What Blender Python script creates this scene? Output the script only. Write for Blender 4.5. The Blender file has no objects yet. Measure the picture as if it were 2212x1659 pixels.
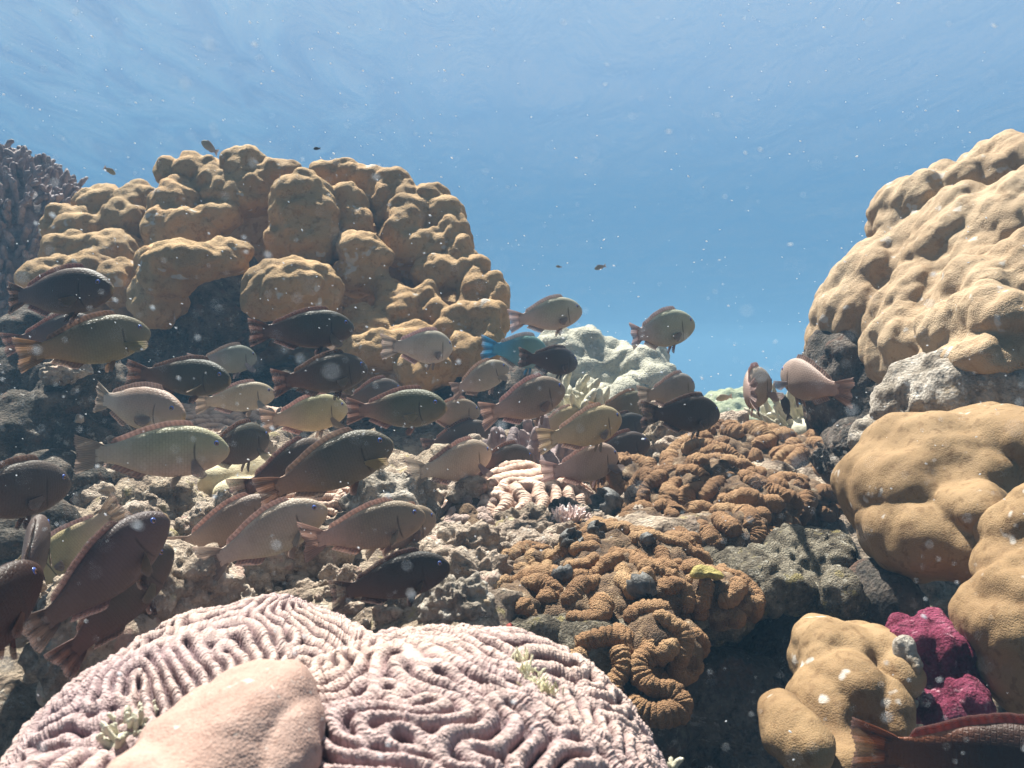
import bpy, bmesh, math, random
import numpy as np
from mathutils import Vector, Matrix, Quaternion

R = math.radians
scn = bpy.context.scene
col = scn.collection
rng = np.random.default_rng(7)
random.seed(7)

# ------------------------------------------------------------------ camera, world, sun, exposure
TANH = math.tan(R(30.0))                      # half of a 60 degree field of view
cam_d = bpy.data.cameras.new('camera'); cam = bpy.data.objects.new('camera', cam_d); col.objects.link(cam)
cam_d.sensor_width = 36.0; cam_d.lens = 18.0 / TANH
cam_d.clip_start = 0.01; cam_d.clip_end = 200.0
cam.location = (0, 0, 0); cam.rotation_euler = (R(90), 0, 0)
cam_d.dof.use_dof = True; cam_d.dof.focus_distance = 1.5; cam_d.dof.aperture_fstop = 15.0
scn.camera = cam

SUNV = Vector((-0.24, 0.46, 1.0)).normalized()
w = bpy.data.worlds.new('World'); scn.world = w; w.use_nodes = True
nt = w.node_tree; nt.nodes.clear()
wo = nt.nodes.new('ShaderNodeOutputWorld'); bg = nt.nodes.new('ShaderNodeBackground')
tc = nt.nodes.new('ShaderNodeTexCoord'); sp = nt.nodes.new('ShaderNodeSeparateXYZ')
mr = nt.nodes.new('ShaderNodeMapRange'); mr.inputs[1].default_value = -1; mr.inputs[2].default_value = 1
rp = nt.nodes.new('ShaderNodeValToRGB')
for p, c in ((0.0, (.010, .02, .04)), (0.42, (.03, .09, .19)), (0.5, (.055, .185, .36)), (0.60, (.16, .352, .585)), (0.66, (.34, .535, .785)), (0.74, (.56, .75, .97)), (0.80, (.28, .36, .42)), (1.0, (.18, .23, .25))):
    e = rp.color_ramp.elements.new(p); e.color = (*c, 1)
rp.color_ramp.elements.remove(rp.color_ramp.elements[0]); rp.color_ramp.elements.remove(rp.color_ramp.elements[-1])
nt.links.new(tc.outputs['Generated'], sp.inputs[0]); nt.links.new(sp.outputs[2], mr.inputs[0])
nt.links.new(mr.outputs[0], rp.inputs[0]); fy = nt.nodes.new('ShaderNodeMapRange'); fy.interpolation_type = 'SMOOTHSTEP'      # open water glows towards the sun's side, darker away from it
for i_, v_ in ((1, -.9), (2, .55), (3, .13), (4, 1.0)): fy.inputs[i_].default_value = v_
vm = nt.nodes.new('ShaderNodeVectorMath'); vm.operation = 'SCALE'; nt.links.new(sp.outputs[1], fy.inputs[0]); nt.links.new(rp.outputs[0], vm.inputs[0]); nt.links.new(fy.outputs[0], vm.inputs['Scale'])
nt.links.new(vm.outputs[0], bg.inputs[0]); nt.links.new(bg.outputs[0], wo.inputs[0])
bg.inputs[1].default_value = 0.245

sd = bpy.data.lights.new('sun', 'SUN'); sd.energy = 5.0; sd.angle = R(1.2); sd.color = (1.0, .925, .80)
so = bpy.data.objects.new('sun', sd); col.objects.link(so); so.location = (0, 0, 5)
so.rotation_euler = (-SUNV).to_track_quat('-Z', 'Y').to_euler()

scn.view_settings.view_transform = 'Standard'; scn.view_settings.look = 'None'
scn.view_settings.exposure = 1.92; scn.view_settings.gamma = 1.0
scn.cycles.max_bounces = 5; scn.cycles.diffuse_bounces = 3; scn.cycles.glossy_bounces = 2
scn.cycles.transparent_max_bounces = 16; scn.cycles.volume_bounces = 1
scn.cycles.use_denoising = True

# ------------------------------------------------------------------ helpers
K = TANH / 1106.0
def P(u, v, d):                               # a point of the place d metres ahead, read off the 2212 x 1659 view
    return Vector(((u - 1106) * K * d, d, -(v - 829.5) * K * d))
def S(px, d): return px * K * d

def tag(o, label=None, cat=None, group=None, kind=None):
    if label: o['label'] = label
    if cat: o['category'] = cat
    if group: o['group'] = group
    if kind: o['kind'] = kind
    return o

def mesh(name, V, F, smooth=True):
    me = bpy.data.meshes.new(name)
    V = np.asarray(V, dtype=np.float32)
    if isinstance(F, np.ndarray):
        n, k = F.shape
        me.vertices.add(len(V)); me.vertices.foreach_set('co', V.ravel())
        me.loops.add(n * k); me.loops.foreach_set('vertex_index', F.astype(np.int32).ravel())
        me.polygons.add(n); me.polygons.foreach_set('loop_start', np.arange(0, n * k, k, dtype=np.int32))
        me.update(calc_edges=True)
    else:
        me.from_pydata([tuple(map(float, v)) for v in V], [], F); me.update()
    if smooth: me.polygons.foreach_set('use_smooth', np.ones(len(me.polygons), dtype=bool))
    return me

def obj(name, me, mat=None, parent=None):
    o = bpy.data.objects.new(name, me); col.objects.link(o)
    if mat is not None and not me.materials: me.materials.append(mat)
    if parent is not None: o.parent = parent
    return o

def getV(me):
    a = np.empty(len(me.vertices) * 3, dtype=np.float32); me.vertices.foreach_get('co', a); return a.reshape(-1, 3).astype(np.float64)
def getN(me):
    a = np.empty(len(me.vertices) * 3, dtype=np.float32); me.vertex_normals.foreach_get('vector', a); return a.reshape(-1, 3).astype(np.float64)
def setV(me, V):
    me.vertices.foreach_set('co', np.asarray(V, dtype=np.float32).ravel()); me.update()
def attr(me, name, vals):
    a = me.attributes.new(name, 'FLOAT', 'POINT'); a.data.foreach_set('value', np.asarray(vals, dtype=np.float32))

# ---- numpy noise
def h3(i, j, k, s=0):
    n = (i.astype(np.int64) * 374761393 + j.astype(np.int64) * 668265263 + k.astype(np.int64) * 2147483647 + s * 974634541) & 0xffffffff
    n = ((n ^ (n >> 13)) * 1274126177) & 0xffffffff
    n = ((n ^ (n >> 16)) * 2246822519) & 0xffffffff
    return ((n ^ (n >> 15)) & 0xffffff) / float(0xffffff)
def vnoise(p, s=0):
    f = np.floor(p); t = p - f; t = t * t * t * (t * (t * 6 - 15) + 10); i = f.astype(np.int64)
    r = 0
    for dx in (0, 1):
        for dy in (0, 1):
            for dz in (0, 1):
                wgt = (t[:, 0] if dx else 1 - t[:, 0]) * (t[:, 1] if dy else 1 - t[:, 1]) * (t[:, 2] if dz else 1 - t[:, 2])
                r = r + wgt * h3(i[:, 0] + dx, i[:, 1] + dy, i[:, 2] + dz, s)
    return r * 2 - 1
def fbm(p, o=4, s=0, g=.5):
    a, r, q = 1.0, 0, p
    for k in range(o):
        r = r + a * vnoise(q, s + k); q = q * 2.03 + 11.3; a *= g
    return r
def worley(p, s=0, k=9.0):                    # soft distance to the nearest cell point
    f = np.floor(p).astype(np.int64); acc = 0; f1 = np.full(len(p), 9.0)
    for dx in (-1, 0, 1):
        for dy in (-1, 0, 1):
            for dz in (-1, 0, 1):
                i = f + np.array([dx, dy, dz])
                c = np.stack([h3(i[:, 0], i[:, 1], i[:, 2], s + q) for q in (1, 2, 3)], 1) * .86 + .07 + i
                d = np.sqrt(((p - c) ** 2).sum(1)); f1 = np.minimum(f1, d); acc = acc + np.exp(-k * d)
    return -np.log(acc) / k, f1

def sphere(nu=28, nv=16):
    V = [(0, 0, 1)]; F = []
    for j in range(1, nv):
        a = math.pi * j / nv
        for i in range(nu):
            b = 2 * math.pi * i / nu; V.append((math.sin(a) * math.cos(b), math.sin(a) * math.sin(b), math.cos(a)))
    V.append((0, 0, -1)); n = len(V) - 1
    for i in range(nu): F.append((0, 1 + i, 1 + (i + 1) % nu))
    for j in range(nv - 2):
        for i in range(nu):
            a = 1 + j * nu + i; b = 1 + j * nu + (i + 1) % nu; F.append((a, a + nu, b + nu, b))
    for i in range(nu): F.append((n, 1 + (nv - 2) * nu + (i + 1) % nu, 1 + (nv - 2) * nu + i))
    return np.array(V), F
SPH_V, SPH_F = sphere()

def ico(sub):
    bm = bmesh.new(); bmesh.ops.create_icosphere(bm, subdivisions=sub, radius=1)
    V = np.array([v.co[:] for v in bm.verts]); F = np.array([[v.index for v in f.verts] for f in bm.faces]); bm.free()
    return V, F
ICO = {k: ico(k) for k in (1, 2, 3, 4, 5)}

def laplace(me, V, it, lam=.5):
    e = np.empty(len(me.edges) * 2, dtype=np.int32); me.edges.foreach_get('vertices', e); e = e.reshape(-1, 2)
    n = len(V); deg = np.bincount(e.ravel(), minlength=n).astype(float)[:, None]; deg[deg == 0] = 1
    for _ in range(it):
        s = np.stack([np.bincount(e[:, 0], V[e[:, 1], c], n) + np.bincount(e[:, 1], V[e[:, 0], c], n) for c in range(3)], 1)
        V = V + lam * (s / deg - V)
    return V

def remeshed(parts, voxel):
    Vs, Fs, o = [], [], 0
    for V, F in parts:
        Vs.append(V); Fs += [tuple(i + o for i in f) for f in F]; o += len(V)
    me = mesh('tmp', np.concatenate(Vs), Fs); ob = bpy.data.objects.new('tmp', me); col.objects.link(ob)
    m = ob.modifiers.new('r', 'REMESH'); m.mode = 'VOXEL'; m.voxel_size = voxel
    dg = bpy.context.evaluated_depsgraph_get()
    out = bpy.data.meshes.new_from_object(ob.evaluated_get(dg))
    bpy.data.objects.remove(ob); bpy.data.meshes.remove(me)
    return out

def lobe(c, r, tilt=0.0, yaw=0.0):            # one swollen knob: centre, radii (x, y, z), leaning sideways by tilt
    V = SPH_V * np.array(r); M = Matrix.Rotation(yaw, 3, 'Z') @ Matrix.Rotation(tilt, 3, 'Y')
    return V @ np.array(M).T + np.array(c), SPH_F

def coral_body(name, lobes, voxel, smooth, bumps, mat, wob=0.0, wobs=4.0, along=None, squeeze=1.0, bias=.12):
    me = remeshed(lobes, voxel)
    V = laplace(me, getV(me), smooth); setV(me, V)
    if wob:
        V = V + getN(me) * (wob * fbm(V * wobs, 3, 5))[:, None]; setV(me, V)
    for sc, amp, k, seed in bumps:
        W = V
        if along is not None: W = V - np.outer(V @ along, along) * (1 - squeeze)      # knobs run long in the growth direction
        f, _ = worley(W * sc + 31.7 * seed, seed, k)
        V = V + getN(me) * (amp * (1 - (np.clip(f, 0, 1.0) / .62) ** 2) * .5 - amp * bias)[:, None]
        setV(me, V)
    setV(me, laplace(me, V, 1))
    me.polygons.foreach_set('use_smooth', np.ones(len(me.polygons), dtype=bool)); me.update()
    me.name = name; me.materials.clear()
    return obj(name, me, mat)

# ------------------------------------------------------------------ materials
def new_mat(name):
    m = bpy.data.materials.new(name); m.use_nodes = True; t = m.node_tree; t.nodes.clear()
    return m, t, t.nodes, t.links
class N:                                      # a small node writer
    def __init__(s, name):
        s.m, s.t, s.n, s.l = new_mat(name); s.out = s.n.new('ShaderNodeOutputMaterial')
        s.tc = s.n.new('ShaderNodeTexCoord'); s.o = s.tc.outputs['Object']
    def add(s, typ, ins=None, **kw):
        nd = s.n.new(typ)
        for k, v in kw.items(): setattr(nd, k, v)
        for k, v in (ins or {}).items():
            if isinstance(v, bpy.types.NodeSocket): s.l.new(v, nd.inputs[k])
            else: nd.inputs[k].default_value = v
        return nd
    def noise(s, scale, detail=4, vec=None, rough=.6, dist=0.0):
        return s.add('ShaderNodeTexNoise', {'Vector': vec or s.o, 'Scale': scale, 'Detail': detail, 'Roughness': rough, 'Distortion': dist}).outputs[0]
    def vor(s, scale, vec=None, out=0, feature='F1', rnd=1.0):
        return s.add('ShaderNodeTexVoronoi', {'Vector': vec or s.o, 'Scale': scale, 'Randomness': rnd}, feature=feature).outputs[out]
    def ramp(s, fac, pts, interp='LINEAR'):
        nd = s.add('ShaderNodeValToRGB', {0: fac}); cr = nd.color_ramp; cr.interpolation = interp
        while len(cr.elements) > 1: cr.elements.remove(cr.elements[0])
        for i, (p, c) in enumerate(pts):
            e = cr.elements[0] if i == 0 else cr.elements.new(p)
            e.position = p; e.color = (*c, 1) if not isinstance(c, (int, float)) else (c, c, c, 1)
        return nd.outputs[0]
    def mix(s, f, a, b, mode='MIX'):
        nd = s.add('ShaderNodeMix', {}, data_type='RGBA', blend_type=mode)
        for i, v in ((0, f), (6, a), (7, b)):
            if isinstance(v, bpy.types.NodeSocket): s.l.new(v, nd.inputs[i])
            else: nd.inputs[i].default_value = v if isinstance(v, (int, float)) else (*v, 1) if len(v) == 3 else v
        return nd.outputs[2]
    def math(s, op, a, b=0.0, c=0.0, clamp=False):
        nd = s.add('ShaderNodeMath', {0: a, 1: b, 2: c}, operation=op); nd.use_clamp = clamp
        return nd.outputs[0]
    def attr(s, name): return s.add('ShaderNodeAttribute', attribute_name=name).outputs['Fac']
    def bump(s, h, dist, strength=1.0, nrm=None):
        ins = {'Height': h, 'Distance': dist, 'Strength': strength}
        if nrm: ins['Normal'] = nrm
        return s.add('ShaderNodeBump', ins).outputs[0]
    def finish(s, colr, rough=.8, nrm=None, spec=.25, **kw):
        ins = {'Base Color': colr, 'Roughness': rough, 'Specular IOR Level': spec}
        if nrm: ins['Normal'] = nrm
        ins.update(kw)
        b = s.add('ShaderNodeBsdfPrincipled', ins); s.l.new(b.outputs[0], s.out.inputs[0]); return s.m

def mat_lobe_coral(name, dark, mid, light, grain=420.0, patch=6.0, bumpd=.0025):
    q = N(name)
    big = q.noise(patch, 5); c = q.ramp(big, [(.3, dark), (.5, mid), (.72, light)])
    v = q.vor(grain); c = q.mix(q.ramp(v, [(.0, .0), (.5, .35)]), c, light)
    sp_ = q.noise(patch * 14, 3); c = q.mix(q.ramp(sp_, [(.36, .55), (.46, 0.0)]), c, dark)
    spot = q.noise(patch * 5, 2); c = q.mix(q.ramp(spot, [(.66, 0.0), (.71, .75)]), c, (.5, .46, .42))
    h = q.math('ADD', q.math('MULTIPLY', v, -.5), q.noise(grain * .22, 4))
    return q.finish(c, .85, q.bump(h, bumpd, .9))
M_tan = mat_lobe_coral('tan_coral', (.22, .12, .045), (.36, .215, .095), (.47, .31, .16), 260, 3.5, .004)
M_tan_right = mat_lobe_coral('beige_coral', (.23, .14, .07), (.345, .235, .14), (.44, .325, .21), 430, 4.5, .003)
M_ochre = mat_lobe_coral('ochre_coral', (.135, .072, .030), (.225, .138, .065), (.31, .205, .11), 620, 6, .0011)
M_pale = mat_lobe_coral('pale_coral', (.18, .165, .125), (.35, .33, .26), (.48, .46, .37), 130, 4, .008)
M_green = mat_lobe_coral('green_coral', (.13, .155, .085), (.22, .24, .145), (.31, .325, .21), 90, 3, .006)
M_skin = mat_lobe_coral('pink_smooth_coral', (.25, .145, .115), (.335, .21, .17), (.40, .275, .235), 620, 18, .0011)
M_cream = mat_lobe_coral('cream_coral', (.42, .34, .2), (.55, .46, .3), (.65, .57, .42), 500, 9, .002)

def mat_rock(name, cols, scale, bumpd):
    q = N(name); n1 = q.noise(scale, 6, rough=.7); n2 = q.noise(scale * 3.1, 5, rough=.7); v = q.vor(scale * 14)
    c = q.ramp(n1, [(.25, cols[0]), (.42, cols[1]), (.55, cols[2]), (.72, cols[3])])
    c = q.mix(q.ramp(n2, [(.32, .85), (.48, 0.0)]), c, cols[0])
    c = q.mix(q.ramp(n2, [(.58, 0.0), (.68, .8)]), c, cols[4])
    c = q.mix(q.ramp(q.noise(scale * 1.7, 3), [(.60, 0.0), (.68, .7)]), c, cols[5])
    h = q.math('ADD', q.math('MULTIPLY', q.noise(scale * 9, 6, rough=.75), 1.0), q.math('MULTIPLY', v, .5))
    return q.finish(c, .92, q.bump(h, bumpd, 1.0), spec=.1)
M_rubble = mat_rock('coral_rubble', [(.12, .085, .065), (.36, .275, .215), (.54, .435, .35), (.64, .54, .45), (.76, .68, .60), (.50, .31, .26)], 16, .008)
M_reef = mat_rock('reef_rock', [(.07, .05, .04), (.26, .195, .15), (.45, .355, .27), (.59, .50, .40), (.70, .63, .54), (.42, .35, .16)], 13, .010)
M_crag = mat_rock('craggy_ledge_rock', [(.035, .028, .022), (.14, .115, .085), (.31, .265, .20), (.48, .43, .335), (.70, .66, .57), (.38, .31, .13)], 26, .012)
M_darkrock_shade = mat_rock('dark_reef_rock_shade', [(.03, .028, .03), (.08, .07, .06), (.15, .12, .10), (.26, .22, .19), (.45, .40, .36), (.18, .10, .07)], 12, .012)  # near-black tones put the shade of hollows and undersides into the rock colour
M_white = mat_rock('dead_white_coral', [(.10, .08, .065), (.28, .235, .19), (.46, .40, .34), (.58, .53, .47), (.72, .68, .62), (.36, .25, .14)], 14, .008)

def mat_meander(name, valley, side, top, fleck):
    q = N(name); f = q.attr('ridge'); s = q.attr('septa')
    c = q.ramp(f, [(.15, valley), (.5, side), (.95, top)])
    c = q.mix(q.ramp(q.noise(7, 4), [(.42, 0.0), (.62, .55)]), c, fleck)
    c = q.mix(q.ramp(q.vor(620), [(.12, .55), (.34, 0.0)]), c, top)
    c = q.mix(q.ramp(s, [(.38, .35), (.5, 0.0)]), c, valley)
    h = q.math('ADD', q.math('MULTIPLY', q.vor(540), -.7), q.math('MULTIPLY', s, 1.3))
    return q.finish(c, .8, q.bump(h, .0012, .8))
M_brain = mat_meander('pink_meander_coral', (.05, .026, .028), (.215, .128, .122), (.49, .362, .315), (.33, .23, .255))
M_brain_back = mat_meander('rose_meander_coral', (.17, .09, .06), (.42, .27, .20), (.66, .48, .38), (.5, .33, .26))
def mat_tube(name, deep, mid, light):
    q = N(name); r = q.attr('ring'); c = q.ramp(q.noise(9, 4), [(.3, deep), (.5, mid), (.7, light)])
    rock = q.ramp(q.noise(45, 6), [(.32, (.04, .024, .015)), (.48, (.14, .085, .05)), (.6, (.22, .145, .085)), (.72, (.40, .33, .25))])
    c = q.mix(q.ramp(r, [(.0, .65), (.45, 0.0)]), c, deep)
    v = q.vor(560); c = q.mix(q.ramp(v, [(.1, .4), (.35, 0.0)]), c, light)
    c = q.mix(q.ramp(q.noise(40, 3), [(.36, .4), (.46, 0.0)]), c, deep)
    c = q.mix(q.attr('base'), c, rock)
    return q.finish(c, .85, q.bump(q.math('ADD', q.math('MULTIPLY', v, -1.0), q.noise(260, 4)), .0022, 1.0))
M_orange = mat_tube('orange_brown_coral', (.14, .070, .033), (.285, .158, .078), (.42, .27, .145))
M_mauve = mat_tube('mauve_brown_coral', (.16, .10, .085), (.36, .25, .21), (.50, .38, .33))
def mat_plain(name, a, b, scale, bumpd, rough=.7, spec=.3):
    q = N(name); n = q.noise(scale, 5); c = q.ramp(n, [(.35, a), (.65, b)])
    return q.finish(c, rough, q.bump(q.noise(scale * 3, 5), bumpd), spec)
M_finger = mat_plain('finger_coral', (.16, .115, .12), (.36, .275, .26), 30, .004)
M_finger_pale = mat_plain('pale_finger_coral', (.36, .33, .24), (.62, .58, .46), 30, .003)
M_sponge = mat_rock('pink_sponge', [(.06, .012, .022), (.17, .03, .06), (.27, .06, .11), (.36, .11, .17), (.50, .28, .33), (.22, .07, .10)], 20, .006)
M_yellow = mat_plain('yellow_sponge', (.22, .18, .05), (.42, .34, .11), 40, .006)
M_shell = mat_plain('dark_shell', (.025, .022, .022), (.16, .15, .14), 60, .003, .5)
M_red = mat_plain('red_polyp', (.16, .02, .015), (.36, .06, .04), 40, .002)
M_frill = mat_plain('white_pink_frill', (.62, .42, .38), (.85, .75, .72), 60, .002)
M_turf = mat_plain('brown_turf_algae', (.16, .12, .08), (.42, .36, .28), 50, .003)
M_anem = mat_plain('pale_yellow_tentacles', (.55, .5, .3), (.8, .78, .62), 60, .001)

# ------------------------------------------------------------------ the sea bed
CP = [(500,1010,1.9),(350,1085,1.6),(650,1135,1.45),(800,1085,1.6),(950,1065,1.75),(1000,1190,1.35),(850,1260,1.12),(1010,1320,1.02),(600,1245,1.2),(420,1215,1.3),
      (250,1300,1.1),(100,1300,1.12),(360,1310,1.08),(1100,970,2.2),(1250,945,2.5),(700,925,2.3),(400,925,2.3),(250,940,2.2),
      (1350,1030,1.9),(1600,985,2.0),(1800,1000,1.9),(1600,1110,1.62),(1400,1120,1.6),(1250,1165,1.42),(1450,1215,1.34),(1650,1215,1.36),(1300,1230,1.32),(1450,1250,1.34),(1130,1320,1.08),
      (1620,1240,1.36)]
pts = [P(*c) for c in CP]
pts += [Vector(p) for p in ((.10, 1.20, -.70), (.2, 1.22, -.8), (.3, 1.24, -.8), (.42, 1.26, -.8), (.55, 1.30, -.75), (.26, .95, -.80), (.16, .92, -.72), (.08, .86, -.60), (.36, 1.02, -.75), (.50, 1.08, -.75), (.62, 1.15, -.7), (.30, .7, -.85), (.14, .72, -.8), (.10, .45, -.7), (-.1, .55, -.45), (.6, .7, -.65), (-.30, .70, -.62), (-.40, .6, -.66), (-.42, .82, -.60), (-.34, .88, -.55), (-.55, .5, -.66), (-.6, .75, -.62), (-.9, .9, -.45),
        (0, .2, -.7), (.8, .3, -.7), (-.8, .2, -.6), (.9, 1.3, -.45), (.75, 1.6, -.30), (1.1, 2.0, -.2), (1.0, 2.6, -.35), (.5, 2.6, -.25), (.5, 3.6, -.75), (1.2, 4.0, -.9), (-.3, 2.9, -.1), (-.9, 2.9, -.1), (-1.5, 2.6, -.15), (-1.3, 2.0, -.2), (-1.1, 1.5, -.3), (-.6, 3.8, -.1), (-.2, 3.6, -.35),
        (.25, 4.6, -.45), (0, 7, -1.0), (3, 6, -1.1), (-4, 6, -.8), (4, 2, -.5), (-4, 1, -.6), (0, 14, -1.9), (8, 12, -1.9), (-8, 12, -1.7), (0, 24, -2.6), (12, 24, -2.6), (-12, 24, -2.6), (9, 2, -.9), (-9, 2, -.9), (0, -3, -.8), (6, -3, -.8), (-6, -3, -.8))]
Q = np.array([p[:] for p in pts]); Dm = np.linalg.norm(Q[:, None, :2] - Q[None, :, :2], axis=2)
A = np.zeros((len(Q) + 3, len(Q) + 3)); A[:len(Q), :len(Q)] = -Dm - np.eye(len(Q)) * .012
A[:len(Q), len(Q)] = 1; A[len(Q), :len(Q)] = 1; A[:len(Q), len(Q) + 1:] = Q[:, :2]; A[len(Q) + 1:, :len(Q)] = Q[:, :2].T
WT = np.linalg.solve(A, np.concatenate([Q[:, 2], [0, 0, 0]]))
def terr(x, y):
    x = np.atleast_1d(np.asarray(x, float)); y = np.atleast_1d(np.asarray(y, float)); o = np.zeros(len(x)) + WT[len(Q)] + WT[len(Q) + 1] * x + WT[len(Q) + 2] * y
    for k in range(len(Q)): o -= WT[k] * np.hypot(x - Q[k, 0], y - Q[k, 1])
    return o
def t1(x, y): return float(terr(x, y)[0])
def tn(x, y, e=.012):
    a = terr([x + e, x - e, x, x], [y, y, y + e, y - e])
    return Vector((-(a[0] - a[1]) / (2 * e), -(a[2] - a[3]) / (2 * e), 1)).normalized()

na, nd = 520, 620
ang = np.linspace(R(-62), R(62), na); dist = np.concatenate([np.geomspace(.3, 3.2, 500), np.geomspace(3.25, 25, nd - 500)])
AA, DD = np.meshgrid(ang, dist); X = (DD * np.sin(AA)).ravel(); Y = (DD * np.cos(AA)).ravel()
Z = terr(X, Y); p3 = np.stack([X, Y, Z], 1); amp = np.clip(DD.ravel() / 1.6, .5, 3.0)
f1, _ = worley(p3 * 13, 3, 7); f2, _ = worley(p3 * 34, 4, 7)
Z = Z + amp * (.022 * fbm(p3 * 7, 5, 2, .55) - .035 * (f1 - .45) - .014 * (f2 - .45) - .02)
p3[:, 2] = Z; p3[:, 0] += .012 * fbm(p3 * 22 + 9, 3, 8); p3[:, 1] += .012 * fbm(p3 * 22 + 3, 3, 9)
idx = np.arange(na * nd).reshape(nd, na)
F = np.stack([idx[:-1, :-1].ravel(), idx[:-1, 1:].ravel(), idx[1:, 1:].ravel(), idx[1:, :-1].ravel()], 1)
tag(obj('seabed', mesh('seabed', p3, F), M_reef), 'rough grey brown reef floor under the corals and fish', 'seabed', kind='structure')

# the underside of the water surface: clear, ruffled, higher than everything else
q = N('water_surface')
mp = q.add('ShaderNodeMapping', {'Vector': q.o, 'Scale': (1.9, .55, 1.0), 'Rotation': (0, 0, R(-24))})
n1 = q.noise(1.5, 6, vec=mp.outputs[0], rough=.62, dist=.9); calm = q.ramp(q.math('MULTIPLY_ADD', q.add('ShaderNodeSeparateXYZ', {0: q.o}).outputs[0], .14, .5), [(.24, 0.0), (.50, .96)])
rip = q.ramp(n1, [(.30, (.62, .71, .80)), (.46, (.76, .83, .89)), (.58, (.86, .94, .95)), (.70, (1, 1, 1))])
tr = q.add('ShaderNodeBsdfTransparent', {0: q.mix(calm, rip, (.86, .91, .95))}); gl = q.add('ShaderNodeBsdfGlossy', {0: (.8, .9, 1, 1), 1: .12, 'Normal': q.bump(n1, .12, 1.0)})
ms = q.add('ShaderNodeMixShader', {0: .10}); q.l.new(tr.outputs[0], ms.inputs[1]); q.l.new(gl.outputs[0], ms.inputs[2]); q.l.new(ms.outputs[0], q.out.inputs[0])
nx = 160; gx = np.linspace(-14.5, 14.5, nx); gy = np.linspace(-3.5, 25.5, nx); GX, GY = np.meshgrid(gx, gy)
pw = np.stack([GX.ravel(), GY.ravel(), np.zeros(nx * nx)], 1); pw[:, 2] = 1.75 + .035 * fbm(pw * 1.3, 3, 21)
idx = np.arange(nx * nx).reshape(nx, nx); F = np.stack([idx[:-1, :-1].ravel(), idx[:-1, 1:].ravel(), idx[1:, 1:].ravel(), idx[1:, :-1].ravel()], 1)
tag(obj('water_surface', mesh('water_surface', pw, F), q.m), 'rippled pale blue underside of the water surface overhead', 'water', kind='structure')

# the water itself: one even body round the camera and everything above
m, t, nn, ll = new_mat('haze'); out = nn.new('ShaderNodeOutputMaterial'); pv = nn.new('ShaderNodeVolumePrincipled')
pv.inputs['Color'].default_value = (.18, .375, .585, 1); pv.inputs['Density'].default_value = .034; pv.inputs['Anisotropy'].default_value = 0.0
ll.new(pv.outputs[0], out.inputs['Volume'])
bm = bmesh.new(); bmesh.ops.create_cube(bm, size=1.0); me = bpy.data.meshes.new('haze'); bm.to_mesh(me); bm.free()
hz = obj('haze', me, m); hz.scale = (60, 60, 6.0); hz.location = (0, 10, 2.0 - 3.0 - .0)
hz.scale = (60, 60, 7.4); hz.location = (0, 10, 2.0 - 3.7)
tag(hz, 'blue hazy sea water around the whole reef', 'water haze', kind='stuff')

# ------------------------------------------------------------------ massive corals
def L(u, v, d, hw, hh, depth=None, tilt=0.0):
    a, b = S(hw, d), S(hh, d); c = P(u, v, d); dep = depth or (a + b) / 2
    c.y += dep * .8
    return lobe(c, (a, dep, b), tilt)
dome = [L(600, 650, 3.16, 380, 240, .35), L(640, 520, 3.2, 330, 170, .35), L(850, 640, 3.0, 180, 230, .3), L(940, 730, 2.85, 120, 150, .25), L(200, 640, 2.98, 140, 170, .25), L(820, 800, 2.66, 120, 80, .2)]
knob = [(204,440,2.95,58,43),(280,435,2.95,43,40),(153,497,2.85,58,51),(244,481,2.88,58,45),(214,548,2.77,73,48),(112,481,2.88,33,43),(168,583,2.71,86,43),(102,604,2.67,71,40),(239,609,2.67,43,45),(61,604,2.67,35,30),(127,548,2.77,45,45),(367,440,2.85,52,58),(382,491,2.79,66,40),(331,507,2.77,31,61),(316,578,2.69,30,56),(322,640,2.61,53,48),(316,660,2.59,40,40),(418,369,2.94,61,34),(515,364,2.94,48,43),(535,405,2.90,51,40),(484,420,2.88,61,38),(448,395,2.91,48,30),(596,369,2.94,48,22),(357,364,2.94,20,22),(459,461,2.83,45,30),(535,430,2.87,38,20),(703,377,2.93,31,25),(739,366,2.94,30,21),(785,382,2.92,45,25),(836,392,2.91,51,33),(846,425,2.87,63,45),(877,471,2.82,68,51),(933,430,2.87,38,38),(958,471,2.82,39,45),(979,512,2.77,36,45),(907,532,2.74,76,43),(994,548,2.72,28,38),(948,593,2.67,61,38),(867,512,2.77,56,48),(770,542,2.66,45,36),(765,593,2.66,60,39),(810,568,2.66,31,43),(836,627,2.63,39,31),(861,672,2.57,62,49),(918,644,2.61,31,34),(943,672,2.57,26,38),(765,675,2.57,31,19),(795,713,2.53,52,39),(826,754,2.48,76,41),(887,741,2.49,57,43),(918,795,2.43,57,38),(979,716,2.52,41,57),(999,762,2.47,38,43),(765,762,2.47,40,30),(1020,599,2.66,39,44),(1030,644,2.61,44,43),(1065,644,2.61,26,48),(1040,701,2.54,51,48),(999,685,2.56,41,33),(1060,741,2.49,30,35),(637,412,2.70,60,51),(643,461,2.68,70,51),(643,517,2.66,77,57),(744,440,2.80,39,45),(757,491,2.76,38,56),(413,556,2.50,104,38),(350,585,2.54,52,42),(480,545,2.54,52,32),(617,619,2.44,108,62),(561,634,2.46,56,48),(678,629,2.47,53,48),]
ft = [L(455, 690, 2.78, 112, 88, .13), L(520, 620, 2.86, 42, 90, .1), L(400, 760, 2.78, 110, 70, .13), L(700, 880, 2.9, 330, 90, .3), L(1030, 900, 2.85, 150, 90, .3), L(1180, 930, 2.75, 110, 60, .25), L(330, 860, 2.85, 200, 110, .3), L(1120, 850, 2.95, 70, 70, .2)]  # leading lobes added to supply the shade of the bommie hollow
o = coral_body('reef_rock', ft, .012, 2, [(12, .05, 7, 61), (34, .02, 7, 62)], M_darkrock_shade, .04, 6)
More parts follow.
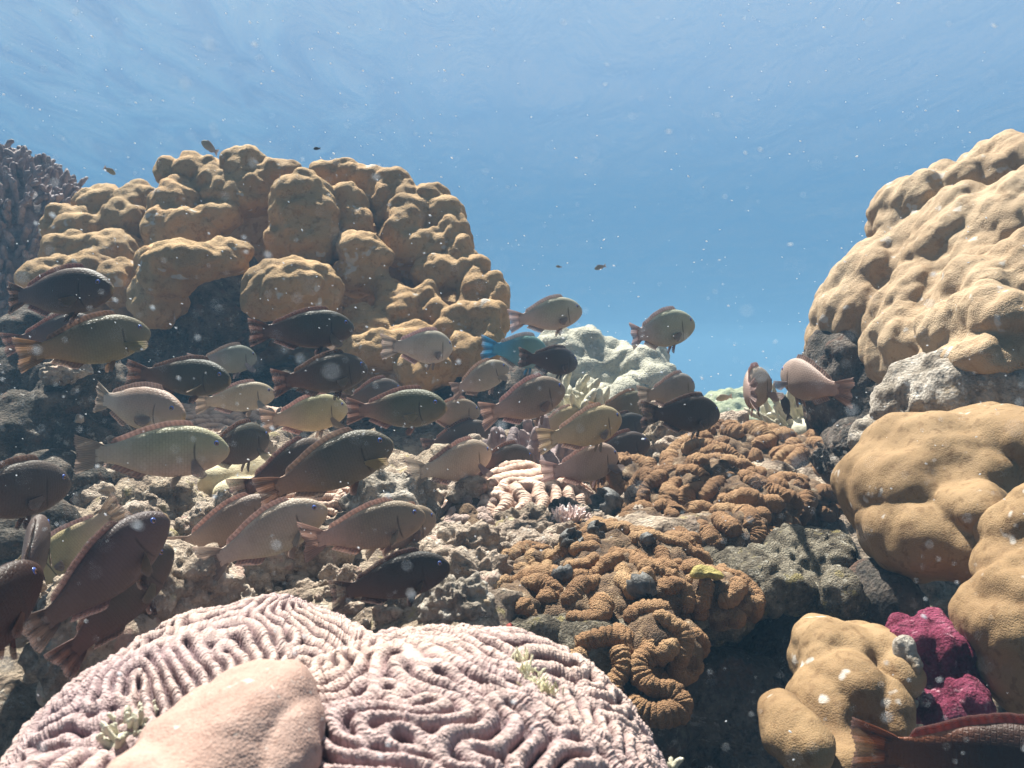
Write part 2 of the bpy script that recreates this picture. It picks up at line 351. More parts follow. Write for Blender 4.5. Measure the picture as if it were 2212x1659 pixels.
tag(o, 'broken rock toned dark for shade under the huge tan bommie behind the fish', 'rock')
o = coral_body('massive_coral', dome + [L(k[0], k[1], k[2], k[3] * 1.07, k[4] * 1.14) for k in knob], .0085, 2, [(14, .030, 9, 1), (27, .022, 9, 2), (56, .008, 9, 3)], M_tan, .008, 4.0, np.array([0, 0, 1.0]), .9, .12)
tag(o, 'huge tan bommie of crowded knobby pillars behind the fish school', 'coral')

D = R(38)
right = [L(2070, 600, 1.95, 105, 200, .15, D), L(2160, 640, 1.80, 110, 220, .15, D), L(1985, 690, 1.95, 80, 150, .14, R(24)), L(2174, 640, 2.15, 220, 280, .30, R(20)), L(2264, 480, 2.2, 140, 160, .3), L(1964, 720, 2.15, 90, 150, .2),
         L(1876, 690, 1.98, 84, 132, .13, R(14)), L(1902, 590, 2.0, 60, 96, .11, D), L(1849, 650, 2.02, 40, 70, .08, R(20)), L(1964, 560, 1.98, 52, 130, .12, R(30)), L(2009, 440, 2.02, 72, 92, .13, D), L(1989, 505, 1.98, 48, 90, .1, D), L(2084, 405, 2.02, 78, 84, .13, D), L(2159, 405, 2.0, 80, 100, .13, D),
         L(2209, 330, 2.06, 72, 58, .13), L(2284, 350, 1.95, 90, 80, .14), L(2064, 500, 1.86, 52, 150, .12, D), L(1989, 650, 1.82, 62, 110, .11, R(26)), L(1996, 745, 1.74, 78, 92, .12, R(6)), L(1939, 690, 1.86, 40, 90, .09, R(16)), L(2044, 620, 1.80, 46, 130, .10, D),
         L(2144, 500, 1.80, 58, 150, .12, D), L(2204, 480, 1.76, 60, 170, .12, D), L(2104, 610, 1.72, 46, 140, .10, D), L(2164, 640, 1.56, 80, 110, .11, R(40)), L(2124, 710, 1.52, 72, 90, .10, R(20)), L(2234, 600, 1.56, 80, 150, .12, D), L(2224, 700, 1.44, 100, 90, .11, R(24)), L(2084, 780, 1.55, 52, 80, .09, R(8)), L(2174, 780, 1.42, 90, 66, .10), L(2284, 760, 1.40, 90, 100, .12), L(2064, 690, 1.66, 40, 90, .08, R(24))]
o = coral_body('massive_coral', right, .0062, 3, [(15, .030, 9, 4), (31, .015, 9, 5), (66, .005, 9, 6)], M_tan_right, .008, 5, np.array([math.sin(D), 0, math.cos(D)]), .72)
tag(o, 'tall beige coral boulder with slanting lobes rising at the right edge', 'coral')
foot = [L(1840, 830, 1.95, 70, 130, .16), L(1900, 870, 1.9, 90, 120, .16), L(1800, 780, 2.0, 40, 60, .1), L(1960, 960, 1.8, 140, 60, .16)]  # dark colour here stands for the shade on the boulder's lower left side
o = coral_body('dead_coral', foot, .007, 2, [(22, .02, 7, 7), (55, .01, 7, 8)], M_darkrock_shade, .02, 8)
tag(o, 'dead coral base toned black for shade below the slanting beige lobes', 'coral rock')
skirt = [L(2100, 870, 1.47, 140, 80, .12), L(2020, 890, 1.52, 75, 85, .1), L(2190, 830, 1.46, 130, 70, .12), L(1965, 950, 1.58, 60, 50, .1)]
o = coral_body('dead_coral', skirt, .005, 2, [(18, .03, 8, 9), (48, .016, 8, 10), (110, .006, 7, 66)], M_white, .03, 9)
tag(o, 'pale grey dead crust between the beige coral and ochre lobe', 'coral rock')
lo = [L(2118, 1060, 1.18, 185, 157, .16), L(2178, 990, 1.2, 142, 86, .14), L(2038, 1180, 1.12, 100, 90, .1), L(2118, 1190, 1.1, 90, 86, .1), L(1993, 1090, 1.18, 81, 114, .12), L(2258, 960, 1.16, 124, 76, .14), L(2298, 1050, 1.2, 114, 114, .14), L(2158, 1120, 1.08, 76, 66, .08)]
o = coral_body('massive_coral', lo, .0042, 6, [(9, .026, 8, 11), (20, .010, 9, 12), (46, .003, 9, 67)], M_ochre, .016, 7)
tag(o, 'smooth rounded ochre coral lobe jutting out at middle right', 'coral')
le = [L(2295, 1270, .95, 104, 104, .08), L(2270, 1180, .98, 66, 86, .07), L(2240, 1390, .92, 90, 104, .08), L(2320, 1450, .9, 124, 142, .1), L(2220, 1300, .94, 57, 66, .05), L(2285, 1110, 1.0, 48, 57, .05)]
o = coral_body('massive_coral', le, .0032, 6, [(13, .018, 8, 13), (32, .007, 8, 14), (80, .002, 8, 68)], M_ochre, .008, 9)
tag(o, 'ochre coral column bulging in from the lower right edge', 'coral')
lr = [L(1838, 1420, .98, 87, 60, .07), L(1798, 1470, .97, 51, 64, .06), L(1918, 1430, .98, 78, 55, .07), L(1868, 1520, .92, 97, 78, .08, R(35)), L(1808, 1570, .9, 55, 74, .07), L(1958, 1480, .95, 55, 64, .06), L(1728, 1600, .86, 48, 53, .05), L(1758, 1630, .84, 46, 51, .05), L(1838, 1660, .86, 110, 64, .08), L(1938, 1580, .9, 64, 83, .07)]
o = coral_body('massive_coral', lr, .003, 5, [(17, .014, 8, 15), (40, .006, 8, 16), (95, .0015, 8, 69)], M_ochre, .006, 11)
tag(o, 'folded ochre coral with white scars in the bottom right corner', 'coral')
rim = [L(1966, 1415, .95, 12, 26, .012), L(1980, 1450, .942, 11, 28, .012), L(1988, 1485, .94, 9, 22, .01), L(1954, 1525, .93, 34, 8, .01)]
o = coral_body('dead_coral', rim, .0022, 1, [(70, .006, 7, 51), (160, .003, 7, 52)], M_white, .006, 30)
tag(o, 'ragged white scar between the folded ochre coral and pink sponge', 'coral rock')
sg = [L(2056, 1462, .985, 60, 95, .05), L(2034, 1395, 1.0, 62, 45, .05), L(2074, 1440, .97, 62, 62, .05), L(2089, 1510, .95, 55, 70, .05), L(2044, 1550, .94, 60, 50, .05), L(1999, 1400, .99, 42, 36, .03), L(2024, 1470, .98, 40, 40, .03)]
o = coral_body('pink_sponge', sg, .003, 3, [(35, .014, 8, 17), (80, .007, 8, 18), (170, .003, 7, 80)], M_sponge, .012, 26)
tag(o, 'crumpled magenta pink sponge beside the folded ochre coral', 'sponge')

far = [L(1250, 800, 4.2, 90, 75, .3), L(1330, 820, 4.2, 130, 90, .35), L(1390, 830, 4.1, 75, 80, .3), L(1210, 760, 4.3, 48, 42, .2), L(1300, 775, 4.25, 75, 48, .2), L(1400, 790, 4.15, 50, 42, .2), L(1330, 880, 4.0, 110, 50, .2), L(1260, 745, 4.3, 52, 28, .2)]
o = coral_body('massive_coral', far, .016, 2, [(8, .07, 9, 19), (18, .04, 9, 20), (40, .018, 9, 60)], M_pale, .06, 3)
tag(o, 'chalky pale coral boulder in the distance beyond the school', 'coral')
fg = [L(1650, 955, 5.6, 150, 95, .5), L(1580, 960, 5.4, 85, 70, .4), L(1730, 965, 5.5, 85, 75, .4), L(1550, 1000, 5.2, 120, 60, .4)]
o = coral_body('massive_coral', fg, .016, 1, [(6, .12, 10, 21), (14, .055, 10, 22)], M_green, .03, 2)
tag(o, 'distant pale green knobby coral dome by the right gap', 'coral')
sm = [L(470, 1640, .47, 130, 120, .06, R(20)), L(390, 1690, .45, 170, 100, .055), L(560, 1610, .49, 62, 100, .05), L(580, 1700, .47, 56, 110, .05), L(300, 1700, .43, 110, 46, .04), L(430, 1570, .53, 90, 44, .045), L(530, 1510, .545, 60, 40, .035)]
o = coral_body('massive_coral', sm, .0018, 7, [(17, .010, 6, 23), (45, .0025, 7, 24), (120, .0007, 7, 71)], M_skin, .008, 13)
tag(o, 'smooth pale pink coral hump in the near left foreground', 'coral')
yl = [L(480, 1040, 1.72, 58, 42, .06), L(540, 1030, 1.75, 42, 36, .06), L(510, 1075, 1.66, 62, 36, .06)]
o = coral_body('massive_coral', yl, .005, 2, [(20, .014, 7, 25)], M_cream, .012, 10)
tag(o, 'small cream yellow coral lump under the long pale fish', 'coral')

# the rock outcrop on the left, its shade put into a dark colour, and a ledge under the orange corals
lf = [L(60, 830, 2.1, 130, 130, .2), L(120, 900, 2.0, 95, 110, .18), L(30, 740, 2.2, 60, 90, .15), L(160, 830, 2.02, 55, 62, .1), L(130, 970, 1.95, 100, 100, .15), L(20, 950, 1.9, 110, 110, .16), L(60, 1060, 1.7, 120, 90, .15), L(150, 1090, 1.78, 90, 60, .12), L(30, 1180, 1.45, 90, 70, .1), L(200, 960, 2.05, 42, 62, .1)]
o = coral_body('reef_rock', lf, .008, 2, [(14, .035, 7, 26), (40, .016, 7, 27)], M_darkrock_shade, .03, 7)
tag(o, 'overhanging reef rock toned dark for shade on the left behind the shaded fish', 'rock')
ld = [L(130, 1352, .97, 170, 46, .11), L(300, 1325, 1.02, 110, 42, .10), L(20, 1375, .92, 100, 48, .08), L(230, 1375, .96, 70, 36, .07)]
o = coral_body('reef_rock', ld, .005, 1, [(20, .030, 6, 72), (48, .016, 6, 73), (100, .006, 6, 74)], M_rubble, .025, 10)
tag(o, 'sunlit crusted ledge at lower left under the steeply rising fish', 'rock')
lw = [L(120, 1500, 1.06, 240, 120, .06), L(330, 1440, 1.10, 90, 90, .05)]  # added face; its dark colour gives the hollow below the ledge its shade
o = coral_body('reef_rock', lw, .007, 1, [(16, .03, 6, 75), (45, .012, 6, 76)], M_darkrock_shade, .03, 8)
tag(o, 'rock face toned dark for shade under the sunlit ledge at lower left', 'rock')
wl = [L(1560, 1560, 1.16, 160, 140, .06), L(1400, 1610, 1.14, 120, 120, .06), L(1720, 1520, 1.22, 120, 160, .06), L(1880, 1480, 1.2, 110, 170, .06), L(1960, 1330, 1.18, 70, 70, .06)]  # wall added across the crevice back, with the shade painted as dark colour
o = coral_body('reef_rock', wl, .007, 1, [(16, .03, 6, 64), (45, .012, 6, 65)], M_darkrock_shade, .03, 8)
tag(o, 'rock wall toned black for shade in the crevice right of the pink dome', 'rock')
def slab(u, v, d, hw, hh, dep): return L(u, v, d, hw, hh, dep)
lg = [slab(1250, 1405, 1.06, 130, 42, .15), slab(1390, 1425, 1.03, 100, 40, .17), slab(1330, 1340, 1.15, 160, 50, .14), slab(1540, 1340, 1.13, 120, 46, .15), slab(1150, 1380, 1.06, 70, 40, .12), slab(1690, 1280, 1.22, 110, 56, .14), slab(1790, 1240, 1.28, 80, 60, .12), slab(1640, 1260, 1.30, 130, 40, .12), slab(1620, 1270, 1.26, 90, 40, .1), slab(1830, 1310, 1.2, 60, 70, .1)]
o = coral_body('reef_rock', lg, .0045, 1, [(20, .034, 6, 28), (46, .024, 7, 29), (92, .013, 8, 55)], M_crag, .02, 11)
tag(o, 'craggy encrusted reef ledge between the orange corals and ochre lobe', 'rock')

# ------------------------------------------------------------------ meandering brain corals (ridge pattern grown by reaction and diffusion)
def labyrinth(n, lam, steps, seed, r=1.2, g2=.35):
    g = np.random.default_rng(seed); u = g.normal(0, .4, (n, n)); k = np.fft.fftfreq(n) * lam
    k2 = k[:, None] ** 2 + k[None, :] ** 2; lin = r - (1 - k2) ** 2; dt = .25; den = 1 / (1 - dt * lin)
    for _ in range(steps): u = np.clip(np.real(np.fft.ifft2((np.fft.fft2(u) + dt * np.fft.fft2(g2 * u * u - u ** 3)) * den)), -3, 3)
    return np.clip(np.where(u > 0, u / np.percentile(u[u > 0], 84), u / -np.percentile(u[u < 0], 22)), -1, 1)
LAB = labyrinth(480, 24.0, 52, 5)                                # ridges run along its level lines, so they close in loops
def samp(fld, a, b):
    n = fld.shape[0]; a = a % n; b = b % n; i = np.floor(a).astype(int); j = np.floor(b).astype(int); fa = a - i; fb = b - j
    g = lambda p, s: fld[p % n, s % n]
    fa = fa * fa * (3 - 2 * fa); fb = fb * fb * (3 - 2 * fb)
    return (g(i, j) * (1 - fa) + g(i + 1, j) * fa) * (1 - fb) + (g(i, j + 1) * (1 - fa) + g(i + 1, j + 1) * fa) * fb
def meander(name, c, rx, ry, rz, lam, hgt, n, off, mat, label, amax=1.75, tiltx=0.0, tilty=0.0, seed=0, turn=0.0):
    s = np.linspace(-1, 1, n); SX, SY = np.meshgrid(s, s); x = SX.ravel(); y = SY.ravel(); rr = np.hypot(x, y); ph = np.arctan2(y, x)
    a = rr * amax; e = .82                                       # arc length runs over a rounded dome
    prof = np.sin(np.minimum(a, math.pi / 2)) ** e + np.maximum(a - math.pi / 2, 0) * -.25
    cz = np.cos(np.minimum(a, 2.6)); wob = 1 + .10 * vnoise(np.stack([np.cos(ph) * 1.6, np.sin(ph) * 1.6, ph * 0 + seed], 1), seed)
    V = np.stack([rx * wob * prof * np.cos(ph), ry * wob * prof * np.sin(ph), rz * (cz - 1)], 1)
    V[:, 2] += .03 * rx * fbm(V / rx * 2.2, 3, seed + 3)
    size = (rx + ry) * amax / lam * 12.0 / 2                      # pattern pixels from centre to rim
    ca, sa = math.cos(turn), math.sin(turn)
    wx = x + .03 * vnoise(np.stack([x * 3, y * 3, x * 0 + 5], 1), 2); wy = y + .03 * vnoise(np.stack([x * 3, y * 3, x * 0 + 9], 1), 4)
    A_ = off + (wx * ca - wy * sa) * .92 * size * (rx / ((rx + ry) / 2)); B_ = off * 1.7 + (wx * sa + wy * ca) * size * (ry / ((rx + ry) / 2))
    u = samp(LAB, A_, B_); e_ = .6
    gx_ = samp(LAB, A_ + e_, B_) - samp(LAB, A_ - e_, B_); gy_ = samp(LAB, A_, B_ + e_) - samp(LAB, A_, B_ - e_)
    tq = np.arcsin(np.clip(u, -1, 1)) * 2 / math.pi; ridge = np.sqrt(np.clip(1 - np.abs(tq) ** 1.9, 0, 1)) + np.where(tq > 0, 0, .12 * np.abs(tq) ** 3)
    gl = np.hypot(gx_, gy_) + 1e-6; dx, dy = gx_ / gl, gy_ / gl
    wn = np.random.default_rng(seed + 50).random((480, 480)); sept = np.zeros(len(u))
    for k in np.linspace(-5, 5, 9): sept += samp(wn, (A_ + dx * k) * .85, (B_ + dy * k) * .85)
    sept = np.clip((sept / 9 - .5) * 2.2 + .5, 0, 1)
    fac = 1 / (1 + np.exp((rr - .96) * 40))
    keep = rr < 1.0
    ids = np.full(n * n, -1); ids[keep] = np.arange(keep.sum()); idx = np.arange(n * n).reshape(n, n)
    F = np.stack([idx[:-1, :-1].ravel(), idx[:-1, 1:].ravel(), idx[1:, 1:].ravel(), idx[1:, :-1].ravel()], 1); F = ids[F]; F = F[(F >= 0).all(1)]
    V = V[keep]; M = np.array(Matrix.Rotation(tiltx, 3, 'X') @ Matrix.Rotation(tilty, 3, 'Y')); V = V @ M.T + np.array(c)
    me = mesh(name, V, F); nrm = getN(me)
    if nrm[np.argmin(rr[keep]), 2] < 0: nrm = -nrm
    hh = hgt * (ridge - .5) + hgt * .20 * (sept - .5) * np.clip(ridge * 1.5, 0, 1) + hgt * .02 * vnoise(np.stack([A_, B_, A_ * 0], 1) * 1.4, 7)
    hh *= 1 + .35 * vnoise(np.stack([A_, B_, A_ * 0], 1) * .09, 8)
    V = V + nrm * (hh[keep] * 1.0)[:, None]; setV(me, V)
    attr(me, 'ridge', ridge[keep]); attr(me, 'septa', sept[keep])
    return tag(obj(name, me, mat), label, 'coral')
meander('brain_coral', (-.062, .64, -.200), .186, .255, .145, .0125, .0105, 1000, 20, M_brain, 'pink brain coral dome with bold meandering ridges in front', seed=1, turn=.5)
meander('brain_coral', (-.248, .75, -.207), .165, .26, .135, .0125, .0092, 880, 190, M_brain, 'paler brain coral slope left of the bold ridged dome', seed=2, tilty=R(-4), turn=1.2)
meander('brain_coral', (-.275, .50, -.232), .120, .13, .08, .0120, .0075, 520, 350, M_brain, 'low pink ridged coral shelf in the bottom left corner', seed=6, turn=.3)
pb = P(440, 905, 2.32); meander('brain_coral', (pb.x, pb.y + .1, pb.z + .02), .30, .26, .12, .034, .020, 340, 300, M_brain_back, 'rose beige brain coral patch behind the pale fish on the left', seed=3, tiltx=R(8))
pb = P(1130, 1085, 1.62); meander('brain_coral', (pb.x, pb.y + .06, pb.z + .045), .15, .17, .10, .026, .016, 360, 120, M_mauve if False else M_brain_back, 'mauve brown ridged coral mound under the middle of the school', seed=4, tiltx=R(10))
pb = P(690, 1075, 1.58); meander('brain_coral', (pb.x, pb.y + .05, pb.z + .02), .10, .10, .06, .020, .012, 300, 60, M_brain_back, 'small rose ridged coral patch below the big olive fish tail', seed=5, tiltx=R(8))

# ------------------------------------------------------------------ sausage-lobed orange corals: winding tubes with ring folds
from mathutils.bvhtree import BVHTree
MOUND = {'crest': [L(1640,1010,2.0,165,70,.16), L(1790,1035,1.9,95,75,.15), L(1545,1030,1.9,75,55,.12)],
 'middle': [L(1480,1120,1.56,100,85,.12), L(1620,1130,1.5,118,75,.11), L(1420,1180,1.42,75,62,.08), L(1560,1075,1.66,120,62,.10), L(1370,1060,1.72,65,50,.08), L(1480,1190,1.38,60,40,.06), L(1570,1175,1.40,115,56,.1), L(1725,1105,1.62,90,64,.1)],
 'front': [L(1235,1345,1.08,125,70,.09), L(1390,1325,1.10,125,80,.09), L(1420,1415,1.03,90,72,.06), L(1310,1270,1.18,125,58,.08), L(1130,1345,1.08,66,50,.06), L(1440,1235,1.24,115,52,.09), L(1340,1215,1.26,70,46,.08)],
 'curl': [L(1560,1315,1.12,72,62,.06)], 'fine': [L(1185,1255,1.26,92,56,.08), L(1125,1290,1.18,52,40,.05)], 'knot': [L(1288,1175,1.40,46,48,.05)], 'mauve': [L(1050,1125,1.58,90,52,.08), L(1010,1160,1.48,55,42,.06)]}
MM = {}
for k_, lb in MOUND.items():
    me_ = remeshed(lb, .0065); V_ = laplace(me_, getV(me_), 2); setV(me_, V_); V_ = V_ + getN(me_) * (.010 * fbm(V_ * 22, 3, 41))[:, None]
    MM[k_] = (V_, [tuple(p_.vertices) for p_ in me_.polygons]); bpy.data.meshes.remove(me_)
def bvh_of(names):
    Vs, Fs, o_ = [], [], 0
    for ob in list(col.objects):
        if ob.type == 'MESH' and ob.name.split('.')[0] in names:
            Vs += [tuple(ob.matrix_world @ v.co) for v in ob.data.vertices]
            Fs += [tuple(i + o_ for i in p.vertices) for p in ob.data.polygons]; o_ = len(Vs)
    for V_, F_ in MM.values():
        Vs += [tuple(v) for v in V_]; Fs += [tuple(i + o_ for i in f) for f in F_]; o_ = len(Vs)
    return BVHTree.FromPolygons(Vs, Fs)
bpy.context.view_layer.update()
GROUND = bvh_of({'seabed', 'reef_rock'})
def drop(x, y, z0=.6):
    h = GROUND.ray_cast(Vector((x, y, z0)), Vector((0, 0, -1)))
    return (h[0], h[1]) if h[0] else (Vector((x, y, t1(x, y))), Vector((0, 0, 1)))
def smooth_z(x, y, r):
    return max(drop(x + dx * r, y + dy * r)[0].z for dx, dy in ((0, 0), (.7, 0), (-.7, 0), (0, .7), (0, -.7)))

def tube(path, rad, ring_len, seg=16, flat=.95, ringamp=.15, taper=True):
    Pn = np.array(path); n = len(Pn); s = np.concatenate([[0], np.cumsum(np.linalg.norm(np.diff(Pn, axis=0), axis=1))]); Ltot = s[-1]
    T = np.gradient(Pn, axis=0); T /= np.linalg.norm(T, axis=1)[:, None] + 1e-9
    up = np.array([0, 0, 1.0]); Sd = np.cross(T, up); Sd /= np.linalg.norm(Sd, axis=1)[:, None] + 1e-9; Up = np.cross(Sd, T)
    ph = s / ring_len + .25 * np.sin(s * 40 + path[0][0] * 99); ringv = np.abs(np.sin(math.pi * ph)) ** .6
    rr = rad * (1 - ringamp + ringamp * ringv) * (1 + .12 * np.sin(s * 55 + path[0][1] * 70))
    if taper:
        e = np.minimum(s, Ltot - s) / (rad * .95); rr = rr * np.sqrt(np.clip(1 - (1 - np.clip(e, 0, 1)) ** 2, .0004, 1))
    a = np.linspace(0, 2 * math.pi, seg, endpoint=False)
    V = Pn[:, None, :] + rr[:, None, None] * (np.cos(a)[None, :, None] * Sd[:, None, :] + flat * np.sin(a)[None, :, None] * Up[:, None, :])
    V = V.reshape(-1, 3); i = np.arange(n - 1)[:, None] * seg; j = np.arange(seg)[None, :]; j2 = (j + 1) % seg
    F = np.stack([i + j, i + j2, i + seg + j2, i + seg + j], -1).reshape(-1, 4)
    return V, F, np.repeat(ringv, seg)

def sausage_coral(name, mound, rad, mat, label, seed, tries=240, lmax=.16, ring=.0068):
    g = random.Random(seed); tubes = []; occ = {}; cs = rad * 1.7; VM_, FM_ = MM[mound]; tree = BVHTree.FromPolygons([tuple(v) for v in VM_], FM_)
    def cell(p): return (int(p.x // cs), int(p.y // cs), int(p.z // cs))
    def free(p, f=1.36):
        c = cell(p)
        return all((p - q_).length > rad * f for dx in (-1, 0, 1) for dy in (-1, 0, 1) for dz in (-1, 0, 1) for q_ in occ.get((c[0] + dx, c[1] + dy, c[2] + dz), ()))
    for k in range(tries):
        p = Vector(VM_[g.randrange(len(VM_))]); _, n, _, _ = tree.find_nearest(p)
        if n.z < -.35 or p.z < t1(p.x, p.y) - .01 or n.y > .75: continue
        t_ = n.orthogonal().normalized(); t_ = Quaternion(n, g.uniform(0, 6.28)) @ t_; curv = g.choice((-1, 1)) * g.uniform(10, 45); path = []; pend = []; step = .0017; L_ = 0; turns = 0
        short = k > tries * .5; want = g.uniform(.022, .05) if short else g.uniform(.05, lmax); flip = g.uniform(.015, .05)
        while L_ < want:
            c = p + n * rad * .30
            if len(path) % 3 == 0:
                bad = not free(c) or (len(pend) > 14 and any((c - q_).length < rad * 1.5 for q_ in pend[:-14])) or n.z < -.55
                if bad:
                    if len(path) < 6 or turns > 10: break
                    turns += 1; p, n, t_ = back; del path[-3:]; sg_ = g.choice((-1, 1)); t_ = Quaternion(n, sg_ * .5) @ t_; curv = sg_ * abs(curv)
                    c = p + n * rad * .30
                else: back = (p.copy(), n.copy(), t_.copy()); pend.append(c)
            path.append(c[:]); L_ += step
            if L_ > flip: curv = -curv * g.uniform(.6, 1.4); curv = max(-48, min(48, curv)); flip += g.uniform(.018, .06)
            t_ = Quaternion(n, curv * step) @ t_; p2, n2, _, _ = tree.find_nearest(p + t_ * step)
            n = (n * .8 + n2 * .2).normalized(); p = p2; t_ = (t_ - n * t_.dot(n)).normalized()
        if len(path) * step > rad * (1.7 if short else 3.5):
            for q_ in pend: occ.setdefault(cell(q_), []).append(q_)
            tubes.append(path)
    Vs, Fs, Rs, o_ = [], [], [], 0
    for pth in tubes:
        r_ = rad * g.uniform(.86, 1.14); pth = np.array(pth); ker = np.ones(9) / 9
        for c_ in range(3): pth[:, c_] = np.convolve(np.pad(pth[:, c_], 4, mode='edge'), ker, 'valid')
        V, F, rv = tube(pth, r_, ring); Vs.append(V); Fs.append(F + o_); Rs.append(rv); o_ += len(V)
    VM_, FM_ = MM[mound]; nm_ = o_; V = np.concatenate(Vs + [VM_]); F = np.concatenate(Fs).tolist() + [tuple(i + nm_ for i in f) for f in FM_]; Rs.append(np.full(len(VM_), .5)); me = mesh(name, V, F); n_ = getN(me); isb = np.arange(len(V)) >= nm_; attr(me, 'base', isb.astype(float))
    V = V + n_ * (isb * (.006 * fbm(V * 60, 3, 77) + .004))[:, None]
    V = V + n_ * (.0012 * vnoise(V * 330, 3) + .0022 * vnoise(V * 90, 4))[:, None]; setV(me, V); attr(me, 'ring', np.concatenate(Rs))
    return tag(obj(name, me, mat), label, 'coral')
sausage_coral('lobed_coral', 'crest', .021, M_orange, 'orange brown lobed coral along the crest below the distant green dome', 11, 1500, .2)
sausage_coral('lobed_coral', 'middle', .0165, M_orange, 'orange brown lobed coral mound in the middle right of the reef', 12, 2800, .16)
sausage_coral('lobed_coral', 'front', .0130, M_orange, 'orange lobed coral sprawling right behind the pink ridged dome', 13, 3400, .17)
sausage_coral('lobed_coral', 'curl', .0125, M_orange, 'small curled orange coral clump beside the yellow sponge', 14, 500, .12)
sausage_coral('lobed_coral', 'fine', .0095, M_orange, 'fine lobed orange coral patch left of the dark shells', 15, 1100, .09)
sausage_coral('lobed_coral', 'knot', .0115, M_orange, 'short orange coral knot below the white pink frill', 16, 120, .09)
sausage_coral('lobed_coral', 'mauve', .0105, M_mauve, 'mauve grey lobed coral under the middle fish', 17, 500, .1, .006)
# a tongue of the front colony hanging down the dark face
def hanging(name, pix, rad, mat, label):
    ctl = [P(*k) for k in pix]; pts_ = []
    for i in range(len(ctl) - 1):
        p0 = ctl[max(0, i - 1)]; p1, p2 = ctl[i], ctl[i + 1]; p3_ = ctl[min(len(ctl) - 1, i + 2)]
        for k in range(40):
            t_ = k / 40; pts_.append((.5 * ((2 * p1) + (-p0 + p2) * t_ + (2 * p0 - 5 * p1 + 4 * p2 - p3_) * t_ * t_ + (-p0 + 3 * p1 - 3 * p2 + p3_) * t_ ** 3))[:])
    V, F, rv = tube(pts_, rad, .0068, 16); return V, F, rv
hs = [[(1400,1340,1.06),(1408,1400,1.02),(1380,1440,1.0),(1400,1480,.985),(1455,1495,.98),(1470,1530,.97),(1425,1545,.965),(1385,1535,.97),(1360,1500,.985)],
      [(1330,1400,1.02),(1345,1440,1.0),(1325,1480,.99),(1330,1520,.975)], [(1240,1400,1.03),(1300,1375,1.03),(1370,1385,1.03)], [(1180,1400,1.05),(1225,1425,1.02),(1275,1420,1.01)]]
Vs, Fs, Rs, o_ = [], [], [], 0
for h_ in hs:
    V, F, rv = hanging('x', h_, .0135, None, ''); Vs.append(V); Fs.append(F + o_); Rs.append(rv); o_ += len(V)
me = mesh('lobed_coral', np.concatenate(Vs), np.concatenate(Fs)); V = getV(me); V = V + getN(me) * (.0012 * vnoise(V * 330, 3) + .002 * vnoise(V * 90, 4))[:, None]; setV(me, V); attr(me, 'ring', np.concatenate(Rs))
tag(obj('lobed_coral', me, M_orange), 'winding orange coral tongue hanging over the dark crevice', 'coral')

# ------------------------------------------------------------------ branching finger corals
def finger_coral(name, c, rx, ry, rz, n, ln, rad, mat, label, cat='coral', forks=2, seed=0, lift=.5, lo=-.15):
    g = random.Random(seed); Vs, Fs, o_ = [], [], 0
    def add(p, d, l_, r0):
        nonlocal o_
        pth = []; d2 = d.copy(); wob_ = Vector((g.gauss(0, 1), g.gauss(0, 1), g.gauss(0, 1))) * .06; q_ = p.copy()
        for k in range(9):
            pth.append(q_[:]); d2 = (d2 + wob_ + Vector((0, 0, .05))).normalized(); q_ = q_ + d2 * (l_ / 8)
        pth = np.array(pth); a = np.linspace(0, 2 * math.pi, 8, endpoint=False); T = np.gradient(pth, axis=0); T /= np.linalg.norm(T, axis=1)[:, None]
        sd_ = np.cross(T, np.array([.3, .9, .1])); sd_ /= np.linalg.norm(sd_, axis=1)[:, None]; up_ = np.cross(sd_, T)
        tt = np.linspace(0, 1, 9); rr = r0 * (1 - .28 * tt) * np.where(tt > .86, np.array([1, 1, 1, 1, 1, 1, 1, .82, .12]), 1)
        V = (pth[:, None] + rr[:, None, None] * (np.cos(a)[None, :, None] * sd_[:, None] + np.sin(a)[None, :, None] * up_[:, None])).reshape(-1, 3)
        i = np.arange(8)[:, None] * 8; j = np.arange(8)[None]; F = np.stack([i + j, i + (j + 1) % 8, i + 8 + (j + 1) % 8, i + 8 + j], -1).reshape(-1, 4)
        Vs.append(V); Fs.append(F + o_); o_ += len(V); return pth
    for k in range(n):
        z = lo + (1 - lo) * ((k + .5) / n); ph = k * 2.39996 + g.gauss(0, .2); r_ = math.sqrt(max(0, 1 - z * z)); nd_ = Vector((r_ * math.cos(ph), r_ * math.sin(ph), z))
        p = Vector((c[0] + rx * nd_.x, c[1] + ry * nd_.y, c[2] + rz * nd_.z)); d = (nd_ + Vector((g.gauss(0, .25), g.gauss(0, .25), lift + g.gauss(0, .2)))).normalized()
        l_ = ln * g.uniform(.65, 1.3); pth = add(p - d * l_ * .3, d, l_ * 1.3, rad * g.uniform(.8, 1.2))
        for f in range(forks):
            b = Vector(pth[g.randint(3, 6)]); add(b, (d + Vector((g.gauss(0, .6), g.gauss(0, .6), g.gauss(.1, .5)))).normalized(), l_ * g.uniform(.4, .7), rad * .8)
    V, F = SPH_V * np.array([rx * .93, ry * .93, rz * .93]) + np.array(c), SPH_F
    base = len(Vs) and o_; allV = np.concatenate(Vs + [V]); allF = [tuple(f) for f in np.concatenate(Fs).tolist()] + [tuple(i + base for i in f) for f in F]
    me = mesh(name, allV, allF); V = getV(me); setV(me, V + getN(me) * (rad * .22 * vnoise(V / rad * .9, 6))[:, None])
    return tag(obj(name, me, mat), label, cat)
p = P(-10, 560, 3.2); finger_coral('finger_coral', (p.x - .10, p.y + .25, p.z - .06), .36, .34, .48, 800, .058, .0135, M_finger, 'purplish grey finger coral bush at the far left edge', seed=1, lo=-.5)
